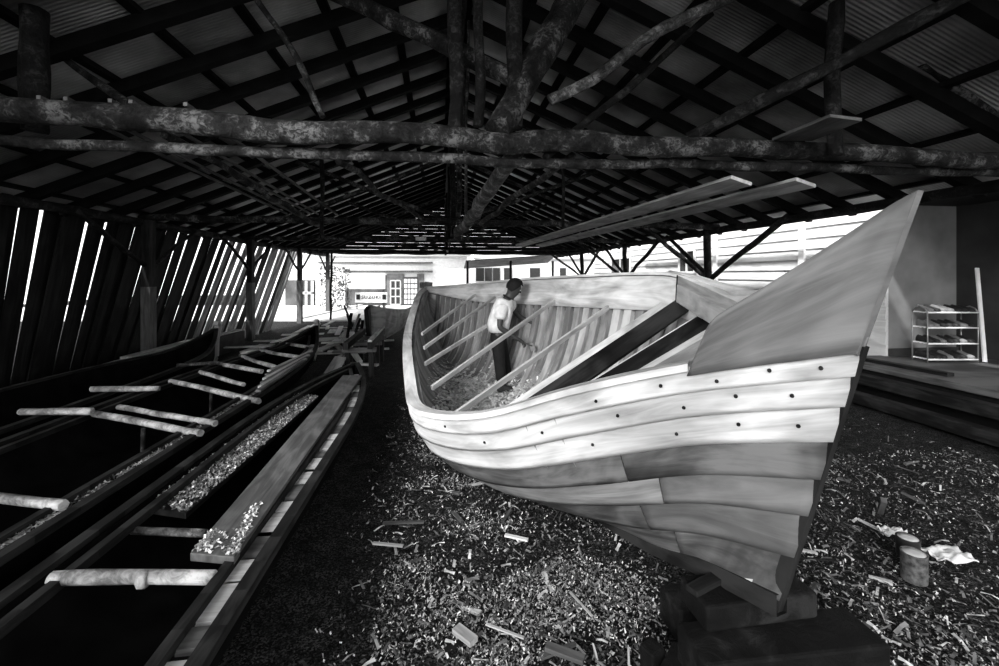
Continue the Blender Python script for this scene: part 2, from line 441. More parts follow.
from_px((563, 160), (563, 228), 8.8, 8.8, [.03, .03], M['log_dk'], 'dark stub hanging above the second tie beam, right of the ridge', name='hanging_pole', cat='pole', wob=.03)
for px, w_, l_ in ((455, .07, 'left one of the dark king posts over the middle of the tie beam'), (478, .05, 'slim middle one of the dark king posts over the tie beam'), (515, .08, 'stout dark king post hidden behind the thickest pale log')):
    p = at(px, 128, 4.25); a, c, z = SI(p)
    log('king_post', [p, Vector((p.x+.02, p.y, roof_z(a)-.15))], w_, M['log_dk'], l_, 'post', wob=.04, seg=10)
for px, l_, r_ in ((36, 'dark squared queen post over the left part of the tie beam', .10), (834, 'dark queen post over the right part of the tie beam', .065)):
    p = at(px, 128 if px < 100 else 152, 4.0 if px < 100 else 4.25); a, c, z = SI(p)
    log('queen_post', [p+Vector((0, 0, -.02)), Vector((p.x, p.y, roof_z(a)-.1))], r_, M['log_dk'], l_, 'post', wob=.03, seg=8)
# flat board laid on the tie beside the queen post, and the long boards stored on the ties
mb = MB(); mb.hexa([at(772, 141, 4.35), at(812, 141, 4.35), at(812, 138, 4.35), at(772, 138, 4.35), at(830, 117, 3.6), at(862, 121, 3.6), at(862, 118, 3.6), at(830, 114, 3.6)], .8, .2)
tag(mb.build('loose_board', M['plank_gr']), 'short flat board resting on the tie beam beside the right queen post', 'board')
for k_, (a, dz, l_) in enumerate(((3.00, -.24, 'left one of the two long boards slung under the tie beams'), (3.72, -.24, 'right one of the two long boards slung under the tie beams'))):
    mb = MB(); mb.beam(S(a, 4.1, ZT+dz-.03), S(a-.3, 15.2, ZT-.2), .24, .035, up=(.28, 0, 1)); tag(mb.build('long_board', M['plank_lt']), l_, 'board')
for k_ in range(5):
    a = -3.2+R.random()*1.2; mb = MB(); mb.beam(S(a, 4.0, ZT+.2), S(a-.2, 10.4, ZT+.14), .03, .03)
    tag(mb.build('stored_lath', M['plank_gr']), 'thin lath stored up on the tie beams left of the ridge', 'lath', 'laths stored on the tie beams')

mb = MB()
for k_ in range(14):
    z0_ = ZT+.02+k_*.2
    aL = EAVE_L+max(0, (z0_+.2-ZE)/TN) if z0_+.2 > ZE else EAVE_L; aR = EAVE_R-max(0, (z0_+.2-ZE)/TN) if z0_+.2 > ZE else EAVE_R
    if aR-aL < .4: break
    P_ = [S(aL, 25.7, z0_), S(aL, 25.74, z0_), S(aL, 25.74, z0_+.19), S(aL, 25.7, z0_+.19), S(aR, 25.7, z0_), S(aR, 25.74, z0_), S(aR, 25.74, z0_+.19), S(aR, 25.7, z0_+.19)]
    mb.hexa(P_, 12, .2)
tag(mb.build('wall_gable', M['board']), 'dark boarded gable closing the far end of the roof', 'gable wall', kind='structure')
# posts of the shed
post_l = ['leftmost broad square post at the board wall, pale lower half', 'second square post along the board wall', 'third post along the board wall, slimmer in the distance', 'far left corner post by the street']
for i, c in enumerate(tr_c[1:]):
    t_ = empty('shed_post', S(EAVE_L+.18, c, 0), post_l[i], 'post')
    mb = MB(); mb.beam(S(EAVE_L+.18, c, -.03), S(EAVE_L+.18, c, 1.85), .20, .18, up=(0, 1, 0)); mb.build('post_foot', M['plank_gr'], t_)
    mb = MB(); mb.beam(S(EAVE_L+.18, c, 1.85), S(EAVE_L+.18, c, ZE-.2), .17, .17, up=(0, 1, 0)); mb.build('post_top', M['plank_dk'], t_)
    for sg, w_ in ((-1, 'near'), (1, 'far')):
        log('knee_brace', [S(EAVE_L+.16, c+sg*.1, 2.3), S(EAVE_L+.16, c+sg*1.9, ZE-.22)], .045, M['log_dk'], f'{w_} side knee brace of the {["leftmost", "second", "third", "corner"][i]} post at the board wall', 'brace', seg=6)
for i, c in enumerate(tr_c[1:4]):
    n_ = ['nearest', 'second', 'third'][i]
    log('shed_post', [S(EAVE_R-.1, c+.3, -.05), S(EAVE_R-.1, c+.3, ZE-.2)], .09, M['log_dk'], f'{n_} dark log post on the clapboard house side', 'post', seg=8)
    log('knee_brace', [S(EAVE_R-.12, c+.25, 1.95), S(EAVE_R-.12, c-2.4, ZE-.2)], .06, M['log_dk'], f'long front brace of the {n_} post on the clapboard house side', 'brace', seg=8)
    log('knee_brace', [S(EAVE_R-.12, c+.35, 2.1), S(EAVE_R-.3, c+2.0, ZE-.2)], .05, M['log_dk'], f'rear brace of the {n_} post on the clapboard house side', 'brace', seg=8)
    log('knee_brace', [S(EAVE_R-.2, c+.3, 2.05), S(EAVE_R-1.9, c+.1, ZT-.05)], .05, M['log'], f'inward brace from the {n_} right post up to its tie beam', 'brace', seg=8)

# left wall of leaning boards
wall = empty('wall_left', S(EAVE_L-.25, 12, 0), 'wall of long dark boards leaning sideways under the eave', 'wall', kind='structure')
c = 3.4; i = 0
while c < 18.0:
    w_ = R.choice([.17, .2, .24, .28])
    sh = min(3.3, .45+max(0, c-6.5)*.42) if c < 13.5 else 3.3+(c-13.5)*.18
    top = ZE-.1+R.uniform(-.06, .10); mb = MB()
    a_off = EAVE_L-.27-(i % 2)*.045
    p0, p1 = S(a_off+.12, c, -.05), S(a_off-.05, c+sh, top)
    nrm = (S(1, 0, 0)-S(0, 0, 0))
    mb.beam(p0, p1, w_, .025, up=nrm)
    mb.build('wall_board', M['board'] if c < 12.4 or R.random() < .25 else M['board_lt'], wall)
    gap = R.choice([.005, .02, .03, .05]) if R.random() < .8 else .10
    c += ((w_*math.hypot(sh, 3.4)/3.4)+gap*(.22 if c < 10 else .05))/(1.45 if 6.5 < c < 13.3 else 1.0)
    i += 1

# right clapboard house and porch
def sbox(mb, a0, a1, c0, c1, z0, z1, tone=0): return mb.box((a0, c0, z0), (a1, c1, z1), fn=S, tone=tone)
AW = 8.2
mb = MB()
z = .1
while z < 3.9:
    for c0_, c1_ in ((7.2, 12.2), (12.2, 17.4), (17.4, 23.0)):
        P_ = [S(AW-.05, c0_, z), S(AW+.03, c0_, z), S(AW+.03, c0_, z+.24), S(AW-.015, c0_, z+.24), S(AW-.05, c1_, z), S(AW+.03, c1_, z), S(AW+.03, c1_, z+.24), S(AW-.015, c1_, z+.24)]
        mb.hexa(P_, 5, .25)
    z += .235
M['clap'] = wood('clapboard_white', .22, .6, .85, sv=5, su=.5)
tag(mb.build('wall_right', M['clap']), 'bright white clapboard house wall running back beyond the boat', 'wall', kind='structure')
def wnd(name, a, c0_, c1_, z0, z1, label, n_):
    t_ = empty(name, S(a, (c0_+c1_)/2, z0), label, 'window', kind='structure')
    mb = MB(); f = .07
    for q in ((c0_, c0_+f, z0, z1), (c1_-f, c1_, z0, z1), (c0_, c1_, z0, z0+f), (c0_, c1_, z1-f, z1), ((c0_+c1_)/2-.03, (c0_+c1_)/2+.03, z0, z1)):
        sbox(mb, a-.05, a+.0, q[0], q[1], q[2], q[3])
    mb.build('window_frame', M['white'], t_)
    mb = MB(); sbox(mb, a-.015, a+.005, c0_+f, c1_-f, z0+f, z1-f); mb.build('window_pane', M['glass'], t_)
wnd('window_1', AW-.06, 13.3, 14.3, 2.15, 2.95, 'dark window in the white clapboard wall beyond the boat', 1)
wnd('window_2', AW-.06, 18.2, 20.4, 2.0, 2.9, 'farther double window in the white clapboard wall', 2)
mb = MB(); sbox(mb, AW-.10, AW-.03, 9.0, 9.15, .1, 3.9); sbox(mb, AW-.10, AW-.03, 12.2, 12.36, .1, 3.9)
tag(mb.build('trim_1', M['white']), 'white upright trim strips on the clapboard wall', 'trim', kind='structure')
mb = MB(); sbox(mb, 7.55, 7.60, 3.0, 16.5, H+1.26, H+1.42); sbox(mb, 7.50, 7.56, 3.0, 16.5, H+1.40, H+1.46)
tag(mb.build('trim_2', M['white']), 'bright fascia board along the eave of the neighbouring house', 'trim', kind='structure')
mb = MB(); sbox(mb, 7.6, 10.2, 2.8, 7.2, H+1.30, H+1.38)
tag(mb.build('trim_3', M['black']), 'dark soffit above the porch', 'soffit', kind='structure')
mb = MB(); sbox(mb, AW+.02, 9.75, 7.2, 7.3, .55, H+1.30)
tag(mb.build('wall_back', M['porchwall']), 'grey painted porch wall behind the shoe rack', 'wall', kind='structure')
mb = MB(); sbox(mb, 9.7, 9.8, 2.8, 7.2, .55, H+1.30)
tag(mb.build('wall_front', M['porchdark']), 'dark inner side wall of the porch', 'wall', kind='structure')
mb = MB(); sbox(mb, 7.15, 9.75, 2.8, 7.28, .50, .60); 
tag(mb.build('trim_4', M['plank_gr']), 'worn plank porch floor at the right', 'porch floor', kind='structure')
mb = MB(); sbox(mb, 7.25, 9.7, 2.8, 7.25, -.05, .5)  # shade under the porch is painted as a black box
tag(mb.build('trim_5', M['black']), 'base under the porch floor with the shade put into its black colour', 'porch base', kind='structure')
mb = MB(); sbox(mb, 8.22, 9.7, 7.16, 7.2, .60, .74)
tag(mb.build('baseboard_back', M['porchdark']), 'dark baseboard along the grey porch wall', 'baseboard', kind='structure')
for a_, z_, l_ in ((7.02, .36, 'long squared timber lying below the porch edge, upper one'), (6.7, .12, 'long squared timber lying below the porch edge, lower one')):
    mb = MB(); mb.beam(S(a_, 3.4, z_), S(a_, 8.6, z_), .2, .16); tag(mb.build('porch_timber', M['plank_dk'], bevel=.01), l_, 'timber')
mb = MB(); mb.beam(S(7.45, 5.6, .63), S(7.3, 7.3, .63), .14, .05); tag(mb.build('porch_plank', M['plank_dk']), 'dark plank lying on the edge of the porch floor', 'plank')
mb = MB(); mb.beam(at(985, 362, 7.6), at(977, 268, 7.9), .06, .025, up=(0, 1, 0)); o = tag(mb.build('leaning_lath', M['white']), 'white lath leaning in the porch corner beside the shoe rack', 'lath')

# shoe rack
def rk(x, y, z): return Vector((7.28+x, 7.55+y, .60+z))
rack = empty('shoe_rack', rk(.43, .12, 0), 'white wire shoe rack with four shelves on the porch', 'rack')
mb = MB()
for x in (0, .86):
    for y in (0, .28): mb.tube([rk(x, y, 0), rk(x, y, .86)], .011, n=6)
    mb.tube([rk(x, 0, .86), rk(x, .05, .93), rk(x, .14, .96), rk(x, .23, .93), rk(x, .28, .86)], .011, n=6)
mb.build('upright', M['steel'], rack)
for z_ in (.06, .33, .60, .86):
    mb = MB()
    for y in (0, .07, .14, .21, .28): mb.tube([rk(0, y, z_), rk(.86, y, z_)], .008 if y not in (0, .28) else .014, n=6)
    mb.build('shelf', M['white'], rack)
def shoe(p, rz, m):
    prof = [(-.13, .035, .075), (-.11, .045, .10), (-.05, .04, .09), (.02, .045, .065), (.08, .05, .05), (.12, .042, .04), (.14, .02, .02)]
    mb = MB(); P_ = []
    for x, w_, h_ in prof:
        ring = []
        for k in range(9):
            an = math.pi*k/8; ring.append(Vector((x, -w_*math.cos(an), .012+h_*math.sin(an)**.7)))
        P_.append(ring)
    P_ = [[Matrix.Rotation(rz, 3, 'Z') @ q + p for q in r] for r in P_]
    T_ = [[Vector((q.x, q.y, p.z+.002)) for q in r] for r in P_]
    mb.grid(P_, thick=T_); return mb
shelfname = {0: 'bottom', 1: 'second', 2: 'third', 3: 'top'}
for sidx, z_ in enumerate((.075, .345, .615, .875)):
    for k_ in range(7):
        p = rk(.08+k_*.117, .14, z_)
        lt = R.random() < .35
        mb = shoe(p, -math.pi/2+R.uniform(-.15, .15), None)
        o = mb.build('shoe', M['shoe_lt'] if lt else M['shoe'])
        tag(o, f'{"grey" if lt else "dark"} shoe standing on the {shelfname[sidx]} shelf of the wire rack', 'shoe', f'{"grey" if lt else "dark"} shoes on the {shelfname[sidx]} shelf')

# far end: street buildings
def far(px, d, z): return Vector(((px-499.5)/F*d, d, z))
def fbox(mb, x0, x1, y0, y1, d0, d1, z_=None):
    """x,y in picture pixels measured at distance d0; axis aligned box in world"""
    X0, X1 = (x0-499.5)/F*d0, (x1-499.5)/F*d0; Z1, Z0 = H-(y0-275)/F*d0, H-(y1-275)/F*d0
    mb.box((X0, d0, Z0), (X1, d1, Z1)); return mb
D = 30.0
shop = empty('shop_building', (-8, D, 0), 'white shop front with dark bays across the street', 'building')
mb = MB(); mb.box((-16.5, D, 0), (-2.2, D+4, 4.4)); mb.build('shop_wall', M['white'], shop)
mb = MB(); mb.box((-17, D-.35, 3.35), (-2, D+.1, 3.5)); mb.build('awning', M['offwhite'], shop)
for x0, x1, l_ in ((285, 315, 0), (345, 388, 1)):
    mb = MB(); fbox(mb, x0, x1, 275 if l_ else 280, 311, D-.06, D+.1); mb.build('shop_bay', M['bay'], shop)
mb = MB()
fbox(mb, 300, 312, 281, 307, D-.16, D-.08); mb.build('shop_window', M['glass'], shop)
mb = MB(); fbox(mb, 299, 301, 281, 307, D-.2, D-.1); fbox(mb, 305, 307, 281, 307, D-.2, D-.1); fbox(mb, 311, 313, 281, 307, D-.2, D-.1); fbox(mb, 299, 313, 292, 294, D-.2, D-.1); mb.build('window_bars', M['white'], shop)
dr = MB(); fbox(dr, 403, 418, 277, 309, D-.12, D+.05); door = dr.build('shop_door', M['bay'], shop)
mb = MB()
for k_ in range(4):
    for j_ in range(5): fbox(mb, 404.3+k_*3.4, 406.8+k_*3.4, 279+j_*5.2, 283+j_*5.2, D-.15, D-.11)
mb.build('door_pane', M['white'], shop)
mb = MB(); fbox(mb, 387, 404, 274, 312, D-.08, D+.05); fbox(mb, 417, 424, 274, 300, D-.08, D+.05); mb.build('shop_bay', M['offgrey'], shop)
mb = MB(); fbox(mb, 343, 432, 270.5, 272.5, D-.3, D-.02); fbox(mb, 318, 432, 262, 263.5, D-.3, D-.02); mb.build('lintel', M['bay'], shop)
mb = MB(); fbox(mb, 390, 401, 280, 305, D-.12, D+.05); mb.build('shop_window', M['glass'], shop)
mb = MB()
for k_ in range(3): fbox(mb, 390+k_*5, 391+k_*5, 280, 305, D-.16, D-.12)
for k_ in range(4): fbox(mb, 390, 401, 280+k_*8, 281+k_*8, D-.16, D-.12)
mb.build('window_bars', M['white'], shop)
bb = empty('blank_board', far(365, 27, 0), 'large blank white board on posts above the shop banner', 'board')
mb = MB(); fbox(mb, 346, 385, 273, 289, 27.0, 27.06); mb.build('board_panel', M['white'], bb)
for px in (347.5, 383.5):
    q = far(px, 27.1, 0); mb = MB(); mb.beam(q, q+Vector((0, 0, 2.1)), .12, .08); mb.build('post', M['signblk'], bb)
sg = empty('shop_banner', far(371, 27, 0), 'white banner reading SUZUKI with dark squares at both ends', 'banner')
mb = MB(); fbox(mb, 355, 387, 292.5, 302.5, 26.9, 26.95); mb.build('banner_cloth', M['white'], sg)
for x0_ in (356.2, 382.2):
    mb = MB(); fbox(mb, x0_, x0_+3.6, 294.5, 299.5, 26.86, 26.9); mb.build('banner_square', M['black'], sg)
for px in (357, 385):
    q = far(px, 26.97, 0); mb = MB(); mb.beam(q, q+Vector((0, 0, 1.0)), .05, .05); mb.build('banner_pole', M['signblk'], sg)
cu = bpy.data.curves.new('banner_text', 'FONT'); cu.body = 'SUZUKI'; cu.size = .285; cu.align_x = 'CENTER'; cu.extrude = .01; cu.space_character = 1.25; cu.offset = .004
to = bpy.data.objects.new('banner_text', cu); col.objects.link(to)
bpy.context.view_layer.update()
me = bpy.data.meshes.new_from_object(to.evaluated_get(bpy.context.evaluated_depsgraph_get())); bpy.data.objects.remove(to)
to = bpy.data.objects.new('banner_text', me); col.objects.link(to); me.materials.clear(); me.materials.append(M['black'])
to.parent = sg; to.location = far(371, 26.85, H-(298.8-275)/F*26.85)-Vector(sg.location); to.rotation_euler = (math.pi/2, 0, 0)
mb = MB(); fbox(mb, 415.5, 426.5, 237, 240.5, 14.72, 14.76)
tag(mb.build('name_plate', M['white']), 'small pale plate fixed to a tie beam under the ridge', 'plate')
# other far buildings behind the boat
hs = empty('white_house', (2, 34, 0), 'low white house behind the boat stern with a row of windows', 'building')
mb = MB(); mb.box((-1.9, 34.6, 0), (9.5, 38, 3.6)); mb.build('house_wall', M['white'], hs)
mb = MB(); mb.hexa([Vector(p) for p in ((-2.0, 34.2, 3.3), (-2.0, 38.4, 4.8), (-2.0, 38.4, 4.9), (-2.0, 34.2, 3.4), (9.9, 34.2, 3.3), (9.9, 38.4, 4.8), (9.9, 38.4, 4.9), (9.9, 34.2, 3.4))], 10, 1); mb.build('house_roof', M['offwhite'], hs)
for x0, x1 in ((476, 484), (485, 492), (493, 500), (504, 512), (530, 540), (560, 566)):
    mb = MB(); fbox(mb, x0, x1, 268, 281, 34.5, 34.65); mb.build('house_window', M['signblk'], hs)
mb = MB()
P_ = []
for i_ in range(2):
    pass
shed2 = empty('lean_to', S(4, 27, 0), 'dark lean-to roof on poles past the far end of the shed', 'shelter')
mb = MB(); mb.hexa([S(1.5, 26.3, 2.9), S(7, 26.3, 3.3), S(7, 26.3, 3.36), S(1.5, 26.3, 2.96), S(1.5, 28.5, 2.5), S(7, 28.5, 2.9), S(7, 28.5, 2.96), S(1.5, 28.5, 2.56)], 3, 1); mb.build('lean_to_roof', M['plank_gr'], shed2)
for a_, c_ in ((1.6, 26.4), (4.2, 26.4), (6.8, 26.4)):
    mb = MB(); mb.tube([S(a_, c_, 0), S(a_, c_, 2.95)], .07, n=8); mb.build('post', M['log_dk'], shed2)
# a hanging wire / pole in front of the shop door
log('leaning_pole', [S(-5.0, 21.3, 0), S(-4.9, 21.0, 3.3)], .05, M['log_dk'], 'dark upright pole in front of the shop window', 'pole', seg=6)
# foliage by the shop
mb = MB()
for k_ in range(700):
    th = R.random()*6.28; rr = R.random()**.5; zz = R.random()*2.4
    p = far(335, 26, 0)+Vector((math.cos(th)*rr*.9, math.sin(th)*rr*.7, .15+zz)); s_ = .1
    q = [p+Vector((R.uniform(-s_, s_), R.uniform(-s_, s_), R.uniform(-s_, s_))) for _ in range(4)]
    b_ = len(mb.v); mb.v += [tuple(x) for x in q]; mb.face([b_, b_+1, b_+2, b_+3])
tag(mb.build('leafy_bush', M['leaf']), 'sunlit leafy bush between the corner post and the shop', 'bush')

# ================================================================== THE BOAT
U = Vector((-.376, .927, 0)).normalized(); NN = Vector((.927, .376, 0)).normalized()
TIP = Vector((1.5, 1.6, 0)); LEN = 8.0
def stem_z(tau): return H-1.51+1.816*tau
B = [(0, .012), (.25, .22), (.5, .42), (1, .75), (1.5, 1.03), (2, 1.22), (2.5, 1.30), (3, 1.25), (4, 1.10), (5, .90), (6, .64), (7, .36), (7.6, .16), (8, .03)]
ZK = [(0, 1.51), (.5, 1.60), (1, 1.72), (2, 1.84), (3, 1.87), (4, 1.85), (5, 1.80), (6, 1.68), (7, 1.40), (8, .85)]
ZN = [(0, .295), (.5, .44), (1, .64), (1.5, .87), (2, 1.0), (2.5, 1.06), (3, 1.0), (4, .84), (5, .74), (6, .57), (7, .40), (8, .29)]
ZFt = [(0, -.306), (.5, .0), (1, .13), (1.5, .18), (2, .11), (2.5, .01), (3, .0), (4, .03), (5, .07), (6, .14), (7, .21), (8, .27)]
KU = [(0, 0), (.06, .05), (.14, .35), (.25, .75), (.4, 1), (.75, 1), (.88, .55), (1, .1)]
def hull(side, sg, t):
    tg = .669 if side < 0 else 1.0
    s8 = sg*8
    s0 = .5*(1-tg*t); s1 = 8-.45*(1-t)
    s = s0+sg*(s1-s0)
    k = interp(KU, sg); ph = t*math.pi/2
    wU = math.sin(ph)**.85; zU = (1-math.cos(ph))**.95
    wV = t**.95; zV = t
    w = wV*(1-k)+wU*k; zf = zV*(1-k)+zU*k
    zk = H-interp(ZK, s8); zg = H-interp(ZN if side < 0 else ZFt, s8)
    p = TIP+U*s+NN*side*interp(B, s8)*w
    p.z = zk+(zg-zk)*zf
    return p
def hnorm(side, sg, t):
    e = .004
    a = hull(side, min(1, sg+e), t)-hull(side, max(0, sg-e), t)
    b = hull(side, sg, min(1, t+.01))-hull(side, sg, max(0, t-.01))
    n_ = a.cross(b).normalized()
    if n_.dot(NN*side) < 0: n_ = -n_
    return n_
def hoff(side, sg, t, o):
    return hull(side, sg, t)+hnorm(side, sg, t)*o
boat = empty('wooden_boat', TIP+U*3.5+Vector((0, 0, .15)), 'large pale planked wooden boat hull under construction with tall pointed bow', 'boat')
TB = [.0, .2, .38, .53, .677, .807, .915, 1.0]
near_m = ['pine_dark', 'pine_dark', 'pine_mid', 'pine_dark', 'pine', 'pine_k', 'pine']  # lower strakes darker: shade on their downward faces is in the wood tone
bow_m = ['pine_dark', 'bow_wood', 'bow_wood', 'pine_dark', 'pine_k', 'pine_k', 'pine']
def strake(side, t0, t1, g0, g1, m, n1=60, lap=.02, th=.028):
    mb = MB(); O = []; I = []
    for i in range(n1+1):
        sg = g0+(g1-g0)*i/n1; ro = []; ri = []
        for j in range(7):
            t = t0+(t1-t0)*j/6
            o_ = lap*(1-j/6)
            ro.append(hoff(side, sg, t, o_)); ri.append(hoff(side, sg, t, -th))
        O.append(ro); I.append(ri)
    mb.grid(O, thick=I); return mb.build('strake', M[m], boat)
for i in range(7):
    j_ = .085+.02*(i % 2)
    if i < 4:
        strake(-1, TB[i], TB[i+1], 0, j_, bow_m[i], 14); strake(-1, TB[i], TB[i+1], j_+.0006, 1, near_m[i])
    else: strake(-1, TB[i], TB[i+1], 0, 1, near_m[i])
TF = [0, .14, .28, .42, .56, .70, .84, 1.0]
for i in range(7): strake(1, TF[i], TF[i+1], .02, 1, 'inner' if i < 6 else 'pine_mid')
# gunwale caps
def cap(side, t, g0, g1, w_, h_, m, name, off=0.0, n1=60):
    mb = MB(); O = []
    prev = None
    for i in range(n1+1):
        sg = g0+(g1-g0)*i/n1; p = hull(side, sg, t); n_ = hnorm(side, sg, t); n_ = Vector((n_.x, n_.y, 0)).normalized()
        ring = [p+n_*(off+.03), p+n_*(off+.03)+Vector((0, 0, h_)), p+n_*(off+.03-w_)+Vector((0, 0, h_)), p+n_*(off+.03-w_), p+n_*(off+.03)]
        O.append(ring)
    mb.grid(O, sm=False)
    for e in (0, -1):
        b_ = len(mb.v); mb.v += [tuple(x) for x in O[e][:4]]; mb.face([b_, b_+1, b_+2, b_+3])
    return mb.build(name, M[m], boat)
cap(-1, 1, .062, 1, .10, .035, 'pine', 'gunwale')
cap(1, 1, .09, 1, .10, .03, 'pine', 'gunwale')
# inner clamp band along the far side top
def band(side, t0, t1, g0, g1, o0, o1, m, name, n1=60):
    mb = MB(); O = []; I = []
    for i in range(n1+1):
        sg = g0+(g1-g0)*i/n1
        O.append([hoff(side, sg, t0+(t1-t0)*j/3, -o0) for j in range(4)]); I.append([hoff(side, sg, t0+(t1-t0)*j/3, -o1) for j in range(4)])
    mb.grid(O, thick=I); return mb.build(name, M[m], boat)
band(1, .86, .995, .14, .985, .08, .115, 'pine', 'inner_clamp')
band(-1, .90, .995, .30, .985, .08, .11, 'pine_mid', 'inner_clamp')
# heavy breast timber on the far side of the bow, cut end facing the stern
A_, B_ = at(668, 283, 4.2), at(770, 338, 2.35)
dd = (B_-A_).normalized(); sx = dd.cross(Vector((0, 0, 1))).normalized(); sy = sx.cross(dd)
if sx.dot(A_) > 0: sx = -sx                      # sx points to the inner side of the hull
def tring(p, w_, h_, skew): return [p-sx*w_/2-sy*h_/2, p+sx*w_/2-sy*h_/2+dd*skew, p+sx*w_/2+sy*h_/2+dd*skew, p-sx*w_/2+sy*h_/2]
r0, r1 = tring(A_, .17, .15, .55), tring(B_, .17, .15, 0)
mb = MB(); mb.hexa(r0+r1, 2, .17); mb.build('breast_timber', M['rib2'], boat, bevel=.006)
nf = (r0[1]-r0[0]).cross(r0[3]-r0[0]).normalized()
if nf.dot(dd) > 0: nf = -nf
mb = MB(); mb.hexa([q+nf*.008 for q in r0]+[q-nf*.004 for q in r0], .02, .1); mb.build('timber_end', M['plank_dk'], boat)
# dark nail plugs along the upper strakes near the bow
for sg_, t_ in ((.012, .955), (.030, .965), (.050, .945), (.075, .96), (.11, .95), (.02, .86), (.042, .875), (.065, .85), (.10, .865), (.15, .86), (.015, .74), (.04, .755), (.07, .735), (.12, .75), (.2, .86), (.24, .955)):
    c_ = hoff(-1, sg_, t_, .0); n_ = hnorm(-1, sg_, t_); mb = MB()
    c_ = c_+n_*.010; mb.tube([c_, c_+n_*.008], .0085, n=8); mb.build('nail_plug', M['stem'], boat)
# ribs: one continuous curved frame each
for i in range(38):
    s8 = 1.15+i*.172; sg = s8/8
    for side in (-1, 1):
        pass
    pts = []
    O = []
    w2 = .062
    path = [(-1, t/14) for t in range(14, -1, -1)]+[(1, t/16) for t in range(1, 17)]
    for side, t in path:
        t_ = t if side < 0 else t*.985
        t_ = min(t_, .97) if side < 0 else t_
        a = hoff(side, sg, t_, -.030); b = hoff(side, sg, t_, -.085)
        if t == 0: a = hull(1, sg, 0)+Vector((0, 0, .03)); b = hull(1, sg, 0)+Vector((0, 0, .10))
        O.append([a-U*w2, a+U*w2, b+U*w2, b-U*w2, a-U*w2])
    mb = MB(); mb.grid(O, sm=False)
    for e in (0, -1):
        b_ = len(mb.v); mb.v += [tuple(x) for x in O[e][:4]]; mb.face([b_, b_+1, b_+2, b_+3])
    mb.build('rib', M['rib' if R.random() < .6 else 'rib2'], boat)
# keel, stem and stern posts
mb = MB(); O = []
for i in range(41):
    sg = i/40; p = hull(1, sg, 0)
    O.append([p+NN*.035+Vector((0, 0, .03)), p+NN*.035-Vector((0, 0, .07)), p-NN*.035-Vector((0, 0, .07)), p-NN*.035+Vector((0, 0, .03)), p+NN*.035+Vector((0, 0, .03))])
mb.grid(O, sm=False); mb.build('keel', M['stem'], boat)
mb = MB()
def stemp(tau): 
    p = TIP+U*.5*(1-tau); p.z = stem_z(tau); return p
mb.beam(stemp(-.03)+U*.022, stemp(.68)+U*.022, .034, .060, up=U); mb.build('stem_post', M['stem'], boat)
mb = MB(); mb.beam(hull(1, 1, 0)+U*.03-Vector((0, 0, .05)), hull(1, 1, 1)+U*.05+Vector((0, 0, .10)), .08, .12, up=U); mb.build('stern_post', M['pine_dark'], boat)
mb = MB(); p = hull(1, 1, 1)+Vector((0, 0, .06)); mb.beam(p-U*.05, p+U*.18, .22, .12); mb.build('stern_cap', M['pine_dark'], boat)
# bow boards rising to the tip
topimg = [(0, 706, 329), (.08, 716, 316), (.25, 757, 291), (.45, 805, 261), (.65, 850, 232), (.85, 892, 204), (1, 918, 190)]
O = []; I = []
n1 = 24
for i in range(n1+1):
    f = i/n1; sg = .0625*(1-f)
    bot = hoff(-1, max(sg, .0), 1, .028)
    px = interp([(q[0], q[1]) for q in topimg], f); py = interp([(q[0], q[2]) for q in topimg], f)
    d = 1.88+(1.60-1.88)*f
    top = at(px, py, d)
    if f == 1: bot = stemp(.655)-NN*.03
    bot.z -= .012*(1-f)
    ro = [bot.lerp(top, j/8) for j in range(9)]
    n_ = NN*.038
    ri = [p+n_ for p in ro]
    O.append(ro); I.append(ri)
mb = MB(); mb.grid(O, thick=I); mb.build('bow_board', M['bow_wood'], boat)
# rounded rail on the far side of the bow board
mb = MB(); 
mb.tube([hull(1, s_/8, 1)+Vector((0, 0, .02)) for s_ in (2.6, 2.2, 1.8, 1.4, 1.0, .6, .3)], [.03, .045, .05, .05, .045, .04, .02], n=8, seg=3); mb.build('bow_rail', M['pine'], boat)

# wood shavings in the bottom of the boat
def inner_z(x, y):
    q = Vector((x, y, 0))-TIP; q.z = 0; s = q.dot(U); w = q.dot(NN); side = 1 if w > 0 else -1
    sg = max(0, min(1, (s-.05)/7.9)); b_ = interp(B, sg*8)
    if abs(w) > b_*.97: return None
    lo, hi = 0, 1
    for _ in range(20):
        m_ = (lo+hi)/2
        if abs((hull(side, sg, m_)-TIP-U*s).dot(NN)) < abs(w): lo = m_
        else: hi = m_
    return hull(side, sg, lo).z
mb = MB(); cnt = 0
for k_ in range(14000):
    s = R.uniform(2.6, 7.2); w = R.gauss(.12, .34)
    b_ = interp(B, s)
    if abs(w) > b_*.75: continue
    p = TIP+U*s+NN*w; z = inner_z(p.x, p.y)
    if z is None: continue
    p.z = z+.07+R.random()*.07
    l_ = R.uniform(.012, .05); w_ = R.uniform(.008, .02)
    d = Vector((R.uniform(-1, 1), R.uniform(-1, 1), R.uniform(-.4, .4))).normalized()*l_
    e = d.cross(Vector((R.uniform(-.5, .5), R.uniform(-.5, .5), 1))).normalized()*w_
    b0 = len(mb.v); mb.v += [tuple(p-d-e), tuple(p+d-e), tuple(p+d+e+Vector((0, 0, .01))), tuple(p-d+e)]
    mb.face([b0, b0+1, b0+2, b0+3], tone=R.uniform(.4, 1.0))
tag(mb.build('wood_shavings', M['chip_lt']), 'pale curled wood shavings lying in the bottom of the large boat', 'shavings', kind='stuff')
